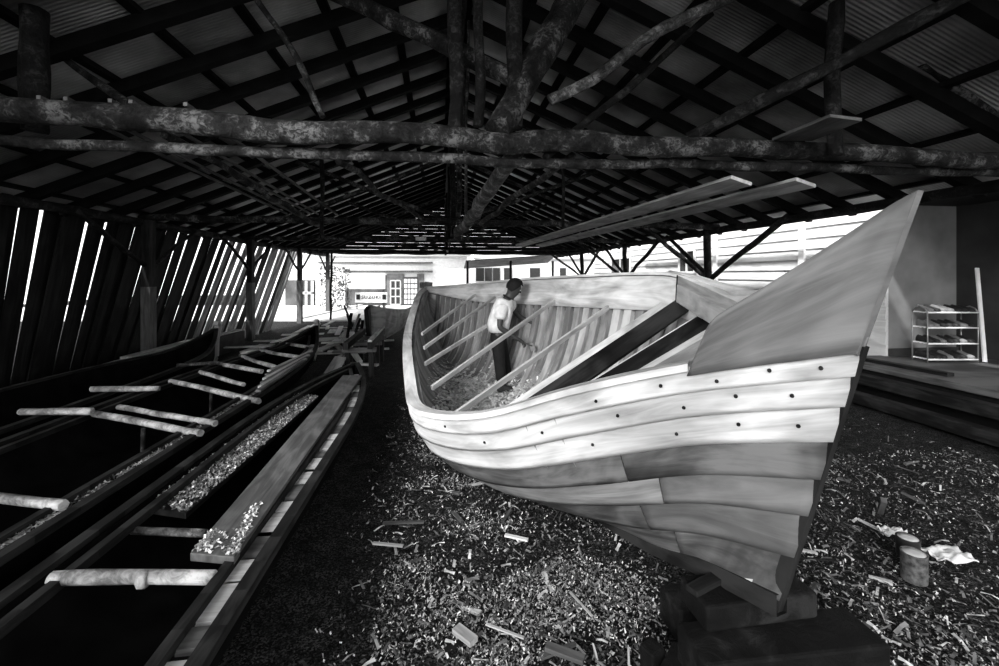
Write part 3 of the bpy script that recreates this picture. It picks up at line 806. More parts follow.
# packed bed of shavings under them
mb = MB(); O = []
for i in range(50):
    s = 2.4+4.9*i/49; row = []
    for j in range(17):
        w = (-.62+1.24*j/16)*min(.8, interp(B, s)*.72)*1.25+.08
        p = TIP+U*s+NN*w; z = inner_z(p.x, p.y)
        if z is None: z = .6
        e = abs(j-8)/8
        p.z = z+.105-.06*e**3+.02*noise.noise(p*6)
        row.append(p)
    O.append(row)
mb.grid(O); tag(mb.build('shavings_bed', M['chips']), 'trodden bed of shavings covering the floor of the large boat', 'shavings', kind='stuff')

# spreader battens across the hull
bat = [((422, 334, 5.7), (475, 295, 7.4), 'farthest batten across the boat, nearest its stern', .03, 'plank_lt'),
       ((424, 348, 5.3), (495, 297, 6.9), 'second batten across the boat from the stern', .03, 'plank_lt'),
       ((425, 364, 4.85), (486, 326, 6.1), 'short third batten from the stern, behind the man', .032, 'pine'),
       ((432, 388, 4.2), (556, 300, 5.95), 'pale batten crossing just in front of the man at his waist', .034, 'plank_lt'),
       ((455, 415, 3.55), (616, 302, 5.2), 'pale batten crossing in front of the man at his feet', .036, 'plank_lt')]
for p0, p1, l_, w_, m_ in bat:
    mb = MB(); mb.beam(at(*p0), at(*p1), w_*.8, w_*1.3); tag(mb.build('batten', M[m_]), l_, 'batten')
stk = [((492, 423, 3.15), (664, 306, 4.25), .07, .06, 'pine', 'pale squared timber leaning inside the boat, first one toward the bow from the man'),
       ((508, 425, 3.05), (686, 303, 4.10), .16, .03, 'plank_dk', 'broad dark plank leaning between the pale squared timbers in the boat'),
       ((545, 415, 2.90), (695, 322, 3.65), .05, .05, 'pine', 'pale strip leaning beside the broad dark plank in the boat'),
       ((565, 411, 2.82), (705, 322, 3.50), .14, .03, 'plank_dk', 'narrower dark plank leaning toward the bow inside the boat'),
       ((600, 400, 2.72), (716, 330, 3.25), .06, .05, 'plank_lt', 'grey timber nearest the bow leaning inside the boat'),
       ((625, 393, 2.66), (722, 336, 3.1), .10, .03, 'pine_mid', 'short board beside the bow timber inside the boat')]
for p0, p1, w_, h_, m_, l_ in stk:
    mb = MB(); mb.beam(at(*p0), at(*p1), w_, h_, up=(0, -.6, 1)); tag(mb.build('timber', M[m_]), l_, 'timber')
# dark offcut lying at the near gunwale
mb = MB(); mb.beam(at(476, 421, 3.35), at(496, 418, 3.3), .14, .06); tag(mb.build('offcut', M['plank_dk']), 'dark offcut resting inside the near gunwale', 'offcut')

# ================================================================== THE MAN
fx = at(505, 389, 6.1)
best = None
for i in range(200):
    d = 5.2+i*.01; p = at(505, 389, d); z = inner_z(p.x, p.y)
    if z is None: continue
    if p.z <= z+.10: best = p; break
foot = best or fx
SC = foot.y/6.1
print('MAN foot', tuple(foot), 'scale', SC)
def J(x, y, z): return foot+Vector((x, y, z))*SC
man = empty('person', foot, 'man in a white shirt and dark trousers bending over a tool inside the boat', 'person')
def skinned(name, chains, m, parent, sub=2, root=0):
    """chains: list of lists of (key, point, radius); shared keys join"""
    idx = {}; vs = []; rs = []; es = []
    for ch in chains:
        pr = None
        for key, p, r in ch:
            if key not in idx: idx[key] = len(vs); vs.append(Vector(p)-Vector(parent.location)); rs.append(r)
            if pr is not None: es.append((pr, idx[key]))
            pr = idx[key]
    me = bpy.data.meshes.new(name); me.from_pydata([tuple(v) for v in vs], es, [])
    o = bpy.data.objects.new(name, me); col.objects.link(o)
    md = o.modifiers.new('skin', 'SKIN'); md.use_smooth_shade = True
    for i, r in enumerate(rs):
        sv = me.skin_vertices[0].data[i]
        sv.radius = (r, r) if isinstance(r, (int, float)) else r
        sv.use_root = (i == root)
    sb = o.modifiers.new('sub', 'SUBSURF'); sb.levels = sub; sb.render_levels = sub
    bpy.context.view_layer.update()
    dg = bpy.context.evaluated_depsgraph_get()
    nm = bpy.data.meshes.new_from_object(o.evaluated_get(dg)); bpy.data.objects.remove(o)
    nm.name = name; nm.materials.clear(); nm.materials.append(m)
    for p in nm.polygons: p.use_smooth = True
    o = bpy.data.objects.new(name, nm); col.objects.link(o); o.parent = parent
    return o
k = SC
PEL, WAI, CH, NK = J(-.09, 0, .74), J(-.085, 0, .88), J(-.03, 0, 1.10), J(.045, 0, 1.245)
def hand(pref, w, d, side):
    """five unequal fingers closing round a handle; w wrist, d direction"""
    d = d.normalized(); upv = Vector((0, 0, 1)); lat = d.cross(upv).normalized(); dn = d.cross(lat).normalized()
    if dn.z > 0: dn = -dn
    palm = w+d*.055*k; out = [[(pref+'w', w, .024*k), (pref+'p', palm, (.034*k, .02*k))]]
    for i, (o_, L_) in enumerate(((-.028, .062), (-.010, .072), (.009, .068), (.027, .054))):
        b0 = palm+d*.032*k+lat*o_*k; b1 = b0+(d*.7+dn*.7)*L_*.5*k; b2 = b1+(dn*.95-d*.3)*L_*.45*k
        out.append([(pref+'p', palm, .03*k), (f'{pref}f{i}a', b0, .011*k), (f'{pref}f{i}b', b1, .0095*k), (f'{pref}f{i}c', b2, .0085*k)])
    t0 = w+d*.03*k+lat*side*.032*k; t1 = t0+(d*.6+lat*side*.5+dn*.4)*.035*k; t2 = t1+(d*.7+dn*.6-lat*side*.2)*.03*k
    out.append([(pref+'p', palm, .03*k), (pref+'t0', t0, .013*k), (pref+'t1', t1, .011*k), (pref+'t2', t2, .009*k)])
    return out
nS, nE, nW = J(-.05, -.165, 1.15), J(-.075, -.225, .87), J(.19, -.19, .70)
fS, fE, fW = J(.06, .165, 1.18), J(.20, .20, .975), J(.37, .17, .895)
ch = [[('pel', PEL, (.13*k, .10*k)), ('wai', WAI, (.115*k, .085*k)), ('ch', CH, (.10*k, .09*k)), ('nk', NK, .075*k), ('nk2', J(.08, 0, 1.29), .068*k), ('hd0', J(.115, 0, 1.345), (.095*k, .10*k)), ('hd1', J(.135, 0, 1.405), (.105*k, .11*k)), ('hd2', J(.13, 0, 1.465), (.075*k, .08*k))],
      [('ch', CH, .1), ('nS', nS, .055*k), ('nE', nE, .040*k), ('nm', nE.lerp(nW, .35), .040*k), ('Nw', nW, .024*k)],
      [('ch', CH, .1), ('fS', fS, .055*k), ('fE', fE, .040*k), ('fm', fE.lerp(fW, .35), .038*k), ('Gw', fW, .024*k)],
      [('pel', PEL, .1), ('nh', J(-.095, -.09, .68), .088*k), ('nk_', J(-.075, -.10, .38), .058*k), ('nc', J(-.085, -.10, .27), .056*k), ('na', J(-.05, -.10, .06), .038*k), ('nf', J(.03, -.11, .025), .032*k), ('nt', J(.10, -.115, .018), .025*k)],
      [('pel', PEL, .1), ('fh', J(-.07, .09, .68), .088*k), ('fk', J(-.01, .11, .39), .058*k), ('fc', J(-.01, .11, .28), .056*k), ('fa', J(.05, .11, .06), .038*k), ('ff', J(.13, .12, .025), .032*k), ('ft', J(.20, .125, .018), .025*k)]]
ch += hand('N', nW, nW-nE.lerp(nW, .35)+Vector((.02, 0, -.02)), 1) + hand('G', fW, Vector((1, -.1, -.25)), -1)
body = skinned('body', ch, M['skin'], man, sub=2)
# face: nose, brow, lips, ears, eyes built as one head detail mesh set
hc = J(.132, 0, 1.390); fd = Vector((.80, 0, -.60)).normalized(); fu = Vector((.60, 0, .80)).normalized(); fy = Vector((0, 1, 0))
def ell(mb, c, rx, ry, rz, X, Y, Z, n=12, m_=8):
    P_ = []
    for i in range(m_+1):
        ph = -math.pi/2+math.pi*i/m_
        P_.append([c+X*rx*math.cos(ph)*math.cos(2*math.pi*j/n)+Y*ry*math.cos(ph)*math.sin(2*math.pi*j/n)+Z*rz*math.sin(ph) for j in range(n+1)])
    mb.grid(P_); return mb
mb = MB(); 
mb.tube([hc+fd*.082*k+fu*.025*k, hc+fd*.106*k-fu*.012*k], [.008*k, .014*k], n=8); mb.build('nose', M['skin'], man)
mb = MB(); ell(mb, hc+fd*.088*k-fu*.045*k, .012*k, .024*k, .009*k, fd, fy, fu); mb.build('mouth', M['skin'], man)
for s_ in (-1, 1):
    mb = MB(); ell(mb, hc-fd*.005*k+fy*s_*.080*k-fu*.005*k, .02*k, .010*k, .030*k, fd, fy, fu); mb.build('ear', M['skin'], man)
    mb = MB(); ell(mb, hc+fd*.080*k+fy*s_*.030*k+fu*.018*k, .010*k, .014*k, .010*k, fd, fy, fu); mb.build('eye', M['white'], man)
# short curly hair: crown, back of the head down to the nape, open at the face
mb = MB(); P_ = []
for i in range(15):
    row = []
    for j in range(29):
        an = 2*math.pi*j/28; ca = math.cos(an)
        low = -.75 if ca < .1 else -.75+1.35*min(1, (ca-.1)/.5)
        ph = low+(math.pi/2-low)*i/14
        rr = 1.0+.05*noise.noise(Vector((an*3, ph*5, 2)))
        row.append(hc-fd*.010*k+fu*.016*k+(fd*.116*k*math.cos(ph)*ca+fy*.112*k*math.cos(ph)*math.sin(an)+fu*.122*k*math.sin(ph))*rr)
    P_.append(row)
mb.grid(P_); mb.build('hair', M['hair'], man)
# shirt: torso with short sleeves, one skinned surface
e = .02*k
skinned('shirt', [[('wai', J(-.115, 0, .74), (.18*k, .17*k)), ('w2', J(-.095, 0, .90), (.175*k, .17*k)), ('ch', J(-.035, 0, 1.09), (.185*k, .185*k)), ('nk', J(.03, 0, 1.215), (.12*k, .12*k))],
                  [('ch', CH, .1), ('nS', nS, .11*k), ('nE', nS.lerp(nE, .68), .078*k)],
                  [('ch', CH, .1), ('fS', fS, .105*k), ('fE', fS.lerp(fE, .55), .075*k)]], M['shirt'], man)
mb = MB(); mb.tube([J(.045+.062*math.cos(t_)+0, .07*math.sin(t_), 1.255-.035*math.cos(t_)) for t_ in [x*math.pi/8 for x in range(17)]], .014*k, n=6); mb.build('collar', M['trousers'], man)
skinned('trousers', [[('wai', J(-.095, 0, .83), (.128*k, .10*k)), ('pel', J(-.095, 0, .73), (.145*k, .118*k))],
                     [('pel', PEL, .1), ('nh', J(-.095, -.09, .66), .106*k), ('nk_', J(-.075, -.10, .38), .082*k), ('na', J(-.05, -.10, .09), .070*k)],
                     [('pel', PEL, .1), ('fh', J(-.07, .09, .66), .106*k), ('fk', J(-.01, .11, .39), .082*k), ('fa', J(.045, .11, .09), .070*k)]], M['trousers'], man)
for (x, y) in ((-.05, -.10), (.05, .11)):
    mb = shoe(J(x+.07, y, .0), .05, None); mb.build('shoe', M['shoe'], man)
# tool: small adze held in the near hand
tool = empty('adze', J(.27, -.18, .66), 'short-handled adze held in the hand of the man', 'tool')
mb = MB(); mb.tube([J(.16, -.19, .70), J(.36, -.20, .625)], .013, n=8); mb.build('tool_handle', M['plank_gr'], tool)
mb = MB(); mb.beam(J(.345, -.20, .655), J(.375, -.20, .56), .05, .014, up=(0, 1, 0), w1=.07); mb.build('tool_blade', M['steel'], tool)

# ================================================================== LONG BOATS ON THE LEFT
def longboat(cx0, cx1, c_a, c_b, hw, zg, label, prow_h, wide_rim=.0, nm='long_boat'):
    """axis from (cx0,c_a) to (cx1,c_b) in shed coordinates, prow at c_b"""
    t_ = empty(nm, S((cx0+cx1)/2, (c_a+c_b)/2, 0), label, 'boat')
    def half(f): 
        return hw*(1-max(0, (f-.45)/.55)**2.2)
    def pt(side, f, t, off=0):
        h_ = half(f)+off
        a = cx0+(cx1-cx0)*f; c = c_a+(c_b-c_a)*f
        lift = max(0, (f-.8)/.2)**2*prow_h
        z = zg*(1-math.cos(t*math.pi/2))*.9+lift*t+.06+zg*.1*t-.02
        return S(a+side*h_*math.sin(t*math.pi/2)**.7, c, z)
    for side in (-1, 1):
        mb = MB(); O = [[pt(side, i/30, j/6) for j in range(7)] for i in range(31)]
        I = [[pt(side, i/30, j/6, -.03)+Vector((0, 0, .02 if j < 3 else 0)) for j in range(7)] for i in range(31)]
        mb.grid(O, thick=I); mb.build('hull_side', M['hulk'], t_)
        mb = MB(); pts = [pt(side, i/30, 1, .02)+Vector((0, 0, .01)) for i in range(31)]
        for i in range(30): mb.beam(pts[i], pts[i+1], .07, .05)
        mb.build('gunwale', M['plank_dk'], t_)
        if wide_rim:
            mb = MB(); pts2 = [pt(side, i/30, 1, .02-wide_rim)+Vector((0, 0, .01)) for i in range(29)]
            for i in range(28): mb.beam(pts2[i], pts2[i+1], .05, .05)
            mb.build('inner_rail', M['plank_dk'], t_)
            if side > 0:
                for i in range(1, 27, 1):
                    mb = MB(); q0 = pts[i].lerp(pts2[i], .2); mb.beam(pts[i].lerp(pts2[i], .12)-Vector((0, 0, .03)), pts[i].lerp(pts2[i], .88)-Vector((0, 0, .03)), R.choice([.12, .2, .26]), .03); mb.build('spacer', M['plank_lt'] if i % 3 else M['plank_gr'], t_)
    e = S(cx1, c_b, 0)
    ax = (S(cx1, c_b, 0)-S(cx0, c_a, 0)).normalized()
    if prow_h:
        mb = MB(); zt = zg+prow_h
        ring = [e-ax*.25+Vector((0, 0, .1)), e-ax*.02+Vector((0, 0, zg*.6)), e+ax*.02+Vector((0, 0, zt*.85)), e+ax*.14+Vector((0, 0, zt+.12)), e+ax*.02+Vector((0, 0, zt+.18))]
        for i in range(4): mb.beam(ring[i], ring[i+1], .09, .14 if i < 3 else .10, up=ax)
        mb.build('prow', M['plank_lt'], t_)  # paler wood puts the light caught by the stem piece into its colour
    return t_, pt
lb2, pt2 = longboat(-1.50, -1.44, 1.4, 7.9, .53, .52, 'nearest dark narrow long boat with a loose plank laid along it', 0, .16)
lb1, pt1 = longboat(-3.2, -3.0, 1.6, 11.3, .80, .52, 'middle dark long boat with many cross poles and curled prow', .28, .17)
lb0, pt0 = longboat(-4.95, -4.85, 3.6, 10.4, .72, .55, 'farthest left dark long boat beside the board wall', .32, 0)
def pole(p0, p1, r, m, l_, grp=None, z=.60, knot=False, name='cross_pole'):
    A, B_ = onz(*p0, z), onz(*p1, z); mb = MB()
    mb.tube([A, B_], r, n=10, wob=.02, seg=10, seed=R.random()*30)
    if knot:
        q = A.lerp(B_, .57); dd = (B_-A).normalized()
        mb.tube([q-dd*.025, q-dd*.012, q+dd*.012, q+dd*.025], [r, r*1.35, r*1.35, r], n=10)
    return tag(mb.build(name, m), l_, 'pole', grp)
pole((48, 581), (216, 578), .032, M['pole'], 'stout bamboo-like pole with a knot across the near end of the nearest long boat', knot=True, z=.58)
pole((133, 532), (208, 533), .022, M['log_lt'], 'short cross pole under the loose plank of the nearest long boat', z=.52)
cps = [((-8, 499), (62, 506), 'cross pole at the left frame edge on the middle long boat', .035),
       ((84, 411), (202, 433), 'longest pale cross pole on the middle long boat', .035),
       ((118, 407), (216, 424), 'cross pole just beyond the longest one on the middle long boat', .03),
       ((170, 381), (259, 400), 'bright straight cross pole midway along the middle long boat', .033),
       ((200, 372), (244, 384), 'short cross pole beyond the bright straight one', .03),
       ((219, 364), (262, 371), 'cross pole fourth from the curled prow', .033),
       ((240, 356), (277, 368), 'cross pole third from the curled prow', .033),
       ((260, 350), (298, 357), 'cross pole second from the curled prow', .033),
       ((280, 343), (309, 347), 'cross pole nearest the curled prow', .033)]
for p0, p1, l_, r_ in cps: pole(p0, p1, r_, M['pole'], l_)
pole((20, 412), (92, 411), .035, M['pole'], 'pale pole across the left long boat, its end pointing at the wall', z=.66)
pole((92, 390), (160, 388), .033, M['pole'], 'pale pole farther along the left long boat', z=.66)
pole((176, 366), (219, 363), .03, M['log_lt'], 'dull pole near the prow of the left long boat', z=.66)
for (px, y0, y1, l_) in ((143, 428, 449, 'thin stick standing inside the middle long boat, nearer one'), (211, 393, 409, 'thin stick standing inside the middle long boat, farther one')):
    A = onz(px, y0, .56); mb = MB(); mb.tube([A, Vector((A.x-.02, A.y, .14))], .02, n=8, seg=3, wob=.01); tag(mb.build('prop_stick', M['log']), l_, 'stick')
# loose plank along the nearest long boat
mb = MB(); zz = .62
A0, A1 = onz(190, 553, zz), onz(234, 557, zz); B0, B1 = onz(343, 375, zz), onz(362, 375, zz)
def v3(p, dz): return p+Vector((0, 0, dz))
mb.hexa([v3(A0, -.045), v3(A1, -.045), A1, A0, v3(B0, -.045), v3(B1, -.045), B1, B0], 6, .28)
tag(mb.build('loose_plank', M['plank_gr'], bevel=.005), 'wide grey plank with a split near end laid along the nearest long boat', 'plank')
# shavings at its near end and the shaving-covered board
def scatter(mb, fn, n_, l0, l1, w0, w1, t0=.2, t1=1.0, flat=.3):
    for _ in range(n_):
        p = fn()
        if p is None: continue
        l_ = R.uniform(l0, l1); w_ = R.uniform(w0, w1)
        d = Vector((R.uniform(-1, 1), R.uniform(-1, 1), R.uniform(-flat, flat))).normalized()*l_
        e = d.cross(Vector((R.uniform(-flat, flat), R.uniform(-flat, flat), 1))).normalized()*w_
        b0 = len(mb.v); up = Vector((0, 0, R.uniform(.002, .008)))
        m_ = Vector((0, 0, R.uniform(0, l_*.35)))
        mb.v += [tuple(p-d-e), tuple(p-e*.8+m_), tuple(p+d-e), tuple(p+d+e+up), tuple(p+e*.9+m_), tuple(p-d+e+up)]
        tn = R.uniform(t0, t1)**1.2
        mb.face([b0, b0+1, b0+4, b0+5], tone=tn); mb.face([b0+1, b0+2, b0+3, b0+4], tone=max(.01, tn-.1))
mb = MB(); A0, A1 = onz(136, 506, .5), onz(186, 513, .5); B0, B1 = onz(288, 395, .5), onz(318, 397, .5)
mb.hexa([v3(A0, -.04), v3(A1, -.04), A1, A0, v3(B0, -.04), v3(B1, -.04), B1, B0], 4, .28)
tag(mb.build('litter_board', M['plank_dk']), 'board buried in shavings between the two nearer long boats', 'board')
mb = MB()
def f1():
    a, b_ = R.random(), R.random()
    return A0.lerp(A1, b_).lerp(B0.lerp(B1, b_), a)+Vector((0, 0, .005+.05*math.sin(b_*3.14)*R.random()))
scatter(mb, f1, 7000, .006, .016, .004, .009, .3, 1.0, .8)
tag(mb.build('wood_shavings', M['chip']), 'thick bright layer of shavings on the board between the long boats', 'shavings', kind='stuff')
mb = MB(); A0_, A1_ = onz(192, 551, .622), onz(236, 555, .622); B0_, B1_ = onz(225, 515, .622), onz(262, 503, .622)
def f2():
    a, b_ = R.random(), R.random()
    if .25 < b_ < .75 and R.random() < .8 or a > .5 and b_ < .6: return None
    return A0_.lerp(A1_, b_).lerp(B0_.lerp(B1_, b_), a)
scatter(mb, f2, 900, .006, .018, .004, .008, .5, 1, .6)
tag(mb.build('wood_shavings', M['chip']), 'small patch of shavings around the split end of the loose plank', 'shavings', kind='stuff')
mb = MB()
def f3():
    f = R.random()*.85; w = R.uniform(.2, .95)
    p = pt1(1, f, w*.6); p.z += .03
    return p
scatter(mb, f3, 3500, .008, .02, .004, .009, .1, .9, .5)
def f4():
    f = R.random()*.85
    p = pt1(1, f, 1, -R.uniform(.02, .16)); p.z += .0
    return p
scatter(mb, f4, 2500, .008, .02, .004, .009, .1, .9, .5)
tag(mb.build('wood_shavings', M['chip']), 'shavings sprinkled inside the middle long boat and on its rim', 'shavings', kind='stuff')
# boards bundled on the middle boat near its prow
for k_ in range(6):
    A = onz(258+k_*2.2, 391-k_*4, .64); B_ = onz(304+k_*1.5, 361-k_*2, .64); mb = MB(); mb.beam(A, B_, .06, .03)
    tag(mb.build('lath', M['plank_lt'] if k_ % 2 else M['plank_gr']), 'lath in the bundle lying across the middle long boat near its prow', 'lath', 'bundle of laths on the middle long boat')

# ---- clutter between the long boats and the street
def pl(p0, p1, w_, h_, m, l_, name='plank', cat='plank', grp=None):
    mb = MB(); mb.beam(p0, p1, w_, h_); return tag(mb.build(name, m), l_, cat, grp)
for k_ in range(46):
    c = R.uniform(11.8, 20); a = R.uniform(-5.4, -1.9); z = .04+(k_//12)*.04
    an = R.choice([0, 0, .15, -.2, 1.3, 1.6])+R.uniform(-.2, .2); L_ = R.uniform(.8, 2.6)
    p = S(a, c, z); dv = (S(math.sin(an), math.cos(an), 0)-S(0, 0, 0))*L_/2; dv.z = 0
    if SI(p+dv)[0] < -5.8 or SI(p-dv)[0] < -5.8: continue
    pl(p-dv, p+dv, R.uniform(.1, .25), .03, M[R.choice(['plank_lt', 'plank_lt', 'pine', 'pine', 'white'])], 'loose board in the jumbled pile between the long boats and the street', 'pile_board', 'board', 'jumbled boards in the far pile')
for k_, (p0, p1, m_, l_) in enumerate([((343, 338, 10.5), (360, 362, 9.6), 'plank_lt', 'pale board propped steeply behind the nearest long boat'),
                          ((352, 332, 11), (354, 350, 10.8), 'pine', 'short upright stake behind the nearest long boat'),
                          ((340, 363, 9.5), (378, 365, 9.4), 'plank_lt', 'pale board lying across behind the nearest long boat'),
                          ((333, 352, 9.9), (366, 352, 9.9), 'plank_gr', 'grey board lying behind the curled prow'),
                          ((327, 374, 8.6), (338, 357, 9.2), 'plank_lt', 'left one of two short slats behind the nearest long boat'),
                          ((333, 376, 8.5), (343, 358, 9.1), 'plank_lt', 'right one of two short slats behind the nearest long boat')]):
    pl(at(*p0), at(*p1), .12, .04, M[m_], l_)
for k_, (a0_, c0_, a1_, c1_, z_, l_) in enumerate([(-5.86, 8.4, -5.86, 11.6, .50, 'pale board lying along the foot of the board wall'), (-5.86, 9.2, -5.84, 11.9, .545, 'whitish board stacked at the foot of the board wall'), (-5.86, 12.0, -5.84, 13.9, .50, 'farthest pale board at the foot of the board wall')]):
    pl(S(a0_, c0_, z_), S(a1_, c1_, z_), .2, .04, M['plank_lt'], l_)
for k_ in range(9):
    a_ = R.uniform(-5.0, -2.2); c_ = R.uniform(12.5, 19); mb = MB(); q = S(a_, c_, -.02)
    mb.beam(q, q+Vector((R.uniform(-.4, .4), R.uniform(-.3, .3), R.uniform(.5, .95))), .08, .05)
    tag(mb.build('stake', M[R.choice(['plank_lt', 'plank_dk'])]), 'short stake sticking up out of the far board pile', 'stake', 'stakes in the far board pile')
mb = MB(); sbox(mb, -6.0, -5.72, 8.2, 14, -.02, .47); tag(mb.build('timber_stack', M['plank_dk'], bevel=.02), 'dark stack of timber along the foot of the board wall', 'stack')
# another half-built boat ahead, grey side and dark upright stem
fb = empty('small_boat', S(-1.3, 12.8, 0), 'small grey boat hull with dark upright stem, left of the large boat stern', 'boat')
def sb(side, f, t):
    a = -1.75+.2*f; c = 11.6+4.8*f; hwid = .62*math.sin(min(1, f*1.6+.02)*math.pi/2)
    return S(a+side*hwid*math.sin(t*math.pi/2)**.7, c-.25*(1-f)*t, .25+.75*(1-math.cos(t*math.pi/2))+.35*(1-f)**3*t)
for side in (-1, 1):
    mb = MB(); O = [[sb(side, i/20, j/6) for j in range(7)] for i in range(21)]; I = [[p+Vector((0, 0, .02))+(S(-side*.03, 0, 0)-S(0, 0, 0)) for p in r] for r in O]
    mb.grid(O, thick=I); mb.build('hull_side', M['pine_mid'], fb)
mb = MB(); mb.beam(S(-1.76, 11.75, .15), S(-1.78, 11.25, 1.28), .10, .2, up=(0, 1, 0)); mb.build('stem', M['stem'], fb)
cr = empty('cradle', S(-1.65, 10.4, 0), 'dark timber cradle in front of the small grey boat', 'cradle')
for a_ in (-1.9, -1.42):
    mb = MB(); mb.beam(S(a_, 9.3, .66), S(a_, 11.4, .70), .1, .14); mb.build('rail', M['plank_dk'], cr)
for c_ in (9.5, 10.4, 11.2):
    mb = MB(); mb.beam(S(-2.0, c_, .55), S(-1.32, c_, .55), .1, .09); mb.build('cross_bar', M['plank_gr'], cr)
    for a_ in (-1.9, -1.42):
        mb = MB(); mb.beam(S(a_, c_, -.03), S(a_, c_, .6), .09, .09); mb.build('leg', M['plank_dk'], cr)
pl(S(-1.42, 9.3, .76), S(-1.42, 11.4, .80), .08, .05, M['plank_lt'], 'pale rail on the cradle in front of the small grey boat')

# ================================================================== FOREGROUND LITTER
mb = MB()
def fg2():
    a = R.gauss(.75, .8); c = 2.2+5.5*R.random()**1.4
    if a < -.4 or fgmask(a, c) < -.1+.25*R.random(): return None
    p = S(a, c, 0); p.z = gz(a, c)+.012+R.random()*.03
    return p
def fgmask(a, c): return noise.noise(Vector((a*1.6, c*1.6, 9)))
def fg():
    a = R.uniform(-.75, 6.2); c = 1.9+7.6*R.random()**1.7
    p = S(a, c, 0)
    # fewer chips imitate the shade on the right and beside the long boats
    dens = 1.0
    if a < -.2: dens = max(0, (a+.85)/.65)
    if a > 3.2 and c > 4.6: dens *= .12
    q = noise.noise(Vector((a*.9, c*.9, 5)))
    if R.random() > dens*(.75+.6*q): return None
    p.z = gz(a, c)+.012+R.random()*.03
    return p
scatter(mb, fg, 44000, .004, .013, .002, .006, .02, 1.0, .6)
scatter(mb, fg2, 38000, .003, .013, .002, .006, .3, 1.0, .8)
scatter(mb, fg, 6500, .015, .055, .003, .012, .02, .95, .3)
tag(mb.build('wood_chips', M['chip']), 'wood chips and bark litter strewn over the ground around the large boat', 'wood chips', kind='stuff')
# larger offcuts, each its own thing
for k_ in range(60):
    a = R.uniform(-.3, 5.2); c = R.uniform(2.3, 6.0)
    p = S(a, c, 0); p.z = gz(a, c)+.03
    an = R.random()*6.28; L_ = R.uniform(.07, .26); d = Vector((math.cos(an), math.sin(an), R.uniform(-.06, .06)))*L_/2
    mb = MB(); mb.beam(p-d, p+d, R.uniform(.012, .05), R.uniform(.008, .02), w1=R.uniform(.006, .03))
    tag(mb.build('wood_offcut', M[R.choice(['plank_gr', 'plank_lt', 'plank_dk', 'plank_gr'])]), 'narrow wood offcut lying among the chips on the ground', 'offcut', 'offcuts strewn on the chips')
spec = [((546, 646), (584, 660), .05, 'plank_gr', 'thick squared offcut at the bottom middle of the ground'),
        ((456, 628), (474, 642), .06, 'plank_lt', 'pale flat chunk of wood left of the thick squared offcut'),
        ((505, 535), (528, 540), .03, 'pine', 'bright flat splinter below the middle of the boat'),
        ((383, 523), (424, 522), .03, 'plank_gr', 'grey flat slat at the edge of the shadow'),
        ((373, 543), (403, 546), .025, 'plank_lt', 'pale slat just below the grey flat slat'),
        ((472, 485), (505, 478), .03, 'plank_lt', 'pale stick under the side of the boat'),
        ((486, 624), (524, 638), .016, 'plank_lt', 'long thin pale splinter near the bottom of the ground'),
        ((570, 592), (592, 616), .014, 'plank_lt', 'thin twig standing out left of the timber blocks')]
for p0, p1, w_, m_, l_ in spec:
    z_ = .035+w_*.3; mb = MB(); mb.beam(onz(*p0, z_), onz(*p1, z_), w_, w_*.5); tag(mb.build('wood_offcut', M[m_]), l_, 'offcut')
# timber blocks under the stem
bl = [((.92, 2.14, .18), (1.86, 2.25, .18), .26, .30, 'long dark squared log at the bottom of the stack under the bow', .0),
      ((1.0, 2.30, .40), (1.62, 2.40, .40), .24, .13, 'dark timber block directly beneath the stem of the boat', 0),
      ((1.0, 2.62, .10), (1.7, 2.75, .10), .22, .20, 'dark block behind the others under the bow', 0),
      ((.80, 2.12, .07), (.98, 2.34, .07), .13, .16, 'short dark block end at the left of the bow stack', 0)]
for p0, p1, w_, h_, l_, _ in bl:
    mb = MB(); mb.beam(p0, p1, w_, h_); tag(mb.build('timber_block', M['block'], bevel=.015), l_, 'timber block')
mb = MB(); mb.beam(onz(645, 652, .1), onz(660, 665, .1), .10, .14); tag(mb.build('timber_block', M['block'], bevel=.015), 'small dark wedge at the bottom left of the bow stack', 'timber block')
mb = MB(); mb.beam((.98, 2.27, .484), (1.16, 2.37, .484), .07, .03); tag(mb.build('wedge', M['plank_dk'], bevel=.004), 'small pale wedge on the block beneath the boat', 'wedge')
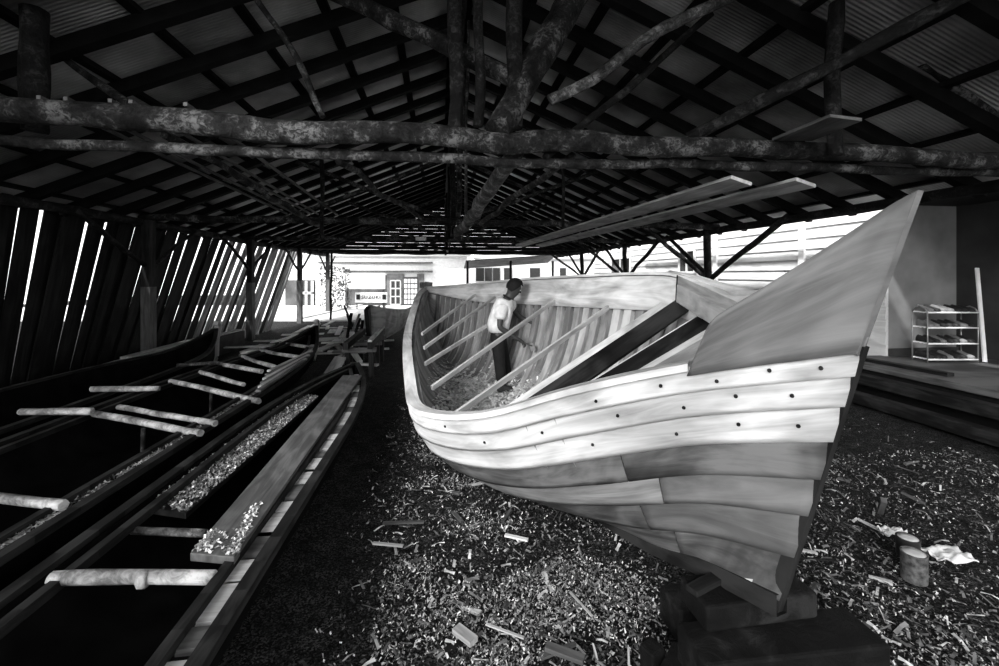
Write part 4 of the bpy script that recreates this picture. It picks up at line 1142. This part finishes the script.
# cans and cloth on the right
cc = onz(914, 580, .02)
def can(p, r, h_, m1, l_, nm):
    t_ = empty(nm, p, l_, 'can')
    mb = MB(); mb.lathe(p, [(r*.96, 0), (r, .006), (r, h_-.008), (r*1.03, h_-.004), (r*1.03, h_), (r*.9, h_), (r*.88, h_-.006)], 24); mb.build('can_body', m1, t_)
    mb = MB(); mb.lathe(p+Vector((0, 0, h_-.006)), [(r*.87, 0), (r*.87, .004), (r*.4, .006)], 24); mb.build('can_lid', M['lid'], t_)
can(cc, .072, .19, M['label'], 'dark labelled paint can with pale lid standing on the chips', 'paint_can')
c2 = onz(908, 556, .02)
can(c2, .07, .14, M['signblk'], 'second shorter paint can with white lid, just behind the labelled one', 'paint_can')
def rag(px, py, rr, l_, ax=1.6):
    p0 = onz(px, py, .05); mb = MB(); P_ = []
    for i in range(15):
        row = []
        for j in range(15):
            x, y = (i/14-.5)*2, (j/14-.5)*2
            nz_ = noise.noise(Vector((x*2.2+px, y*2.2, 1)))
            row.append(p0+Vector((x*rr*ax*(1+.2*noise.noise(Vector((x, y*2, 8)))), y*rr*(1+.25*noise.noise(Vector((x*2, y, 3)))), .02+.05*nz_)))
        P_.append(row)
    mb.grid(P_, thick=[[q-Vector((0, 0, .006)) for q in r] for r in P_]); tag(mb.build('rag', M['cloth']), l_, 'cloth')
rag(948, 556, .085, 'crumpled white rag lying right of the paint cans')
rag(892, 533, .04, 'small white scrap of cloth behind the paint cans', 2.2)
mb = MB(); mb.beam(onz(884, 500, .22), onz(880, 512, .02), .04, .04); tag(mb.build('stake', M['plank_gr']), 'short stake standing in the chips behind the cans', 'stake')

# ================================================================== LIGHT, SKY, CAMERA
w = bpy.data.worlds.new('World'); bpy.context.scene.world = w; w.use_nodes = True
nt = w.node_tree; bg = nt.nodes['Background']
bg.inputs[0].default_value = (1, 1, 1, 1); bg.inputs[1].default_value = 2.2
def sun(name, d, e, ang):
    l = bpy.data.lights.new(name, 'SUN'); l.energy = e; l.angle = math.radians(ang)
    o = bpy.data.objects.new(name, l); col.objects.link(o); o.rotation_euler = Vector(d).to_track_quat('-Z', 'Y').to_euler(); return o
sun('low_sun', (.42, .82, -.33), 2.3, 16)
sun('exterior_fill_sun', (.45, .35, -.82), 6.5, 3)  # second sun, added to brighten the street fronts and clapboard wall

sl = bpy.data.lights.new('boat_fill_spot', 'SPOT'); sl.energy = 2000; sl.spot_size = math.radians(62); sl.spot_blend = .9; sl.shadow_soft_size = 1.2  # added fill spot that brightens the boat interior; the shed has no such lamp
so = bpy.data.objects.new('boat_fill_spot', sl); col.objects.link(so); so.location = S(-3.4, .6, 4.1)
so.rotation_euler = (S(1.1, 6.6, .7)-S(-3.4, .6, 4.1)).to_track_quat('-Z', 'Y').to_euler()
cam = bpy.data.cameras.new('camera'); co = bpy.data.objects.new('camera', cam); col.objects.link(co)
co.location = (0, 0, H); co.rotation_euler = (math.pi/2, 0, 0)
cam.sensor_width = 36; cam.lens = 36*F/999; cam.shift_y = -(333-275)/999; cam.clip_start = .05; cam.clip_end = 300
sc = bpy.context.scene; sc.camera = co
sc.view_settings.view_transform = 'Standard'; sc.view_settings.look = 'None'; sc.view_settings.exposure = 0
sc.cycles.max_bounces = 6; sc.cycles.diffuse_bounces = 4; sc.cycles.use_denoising = True
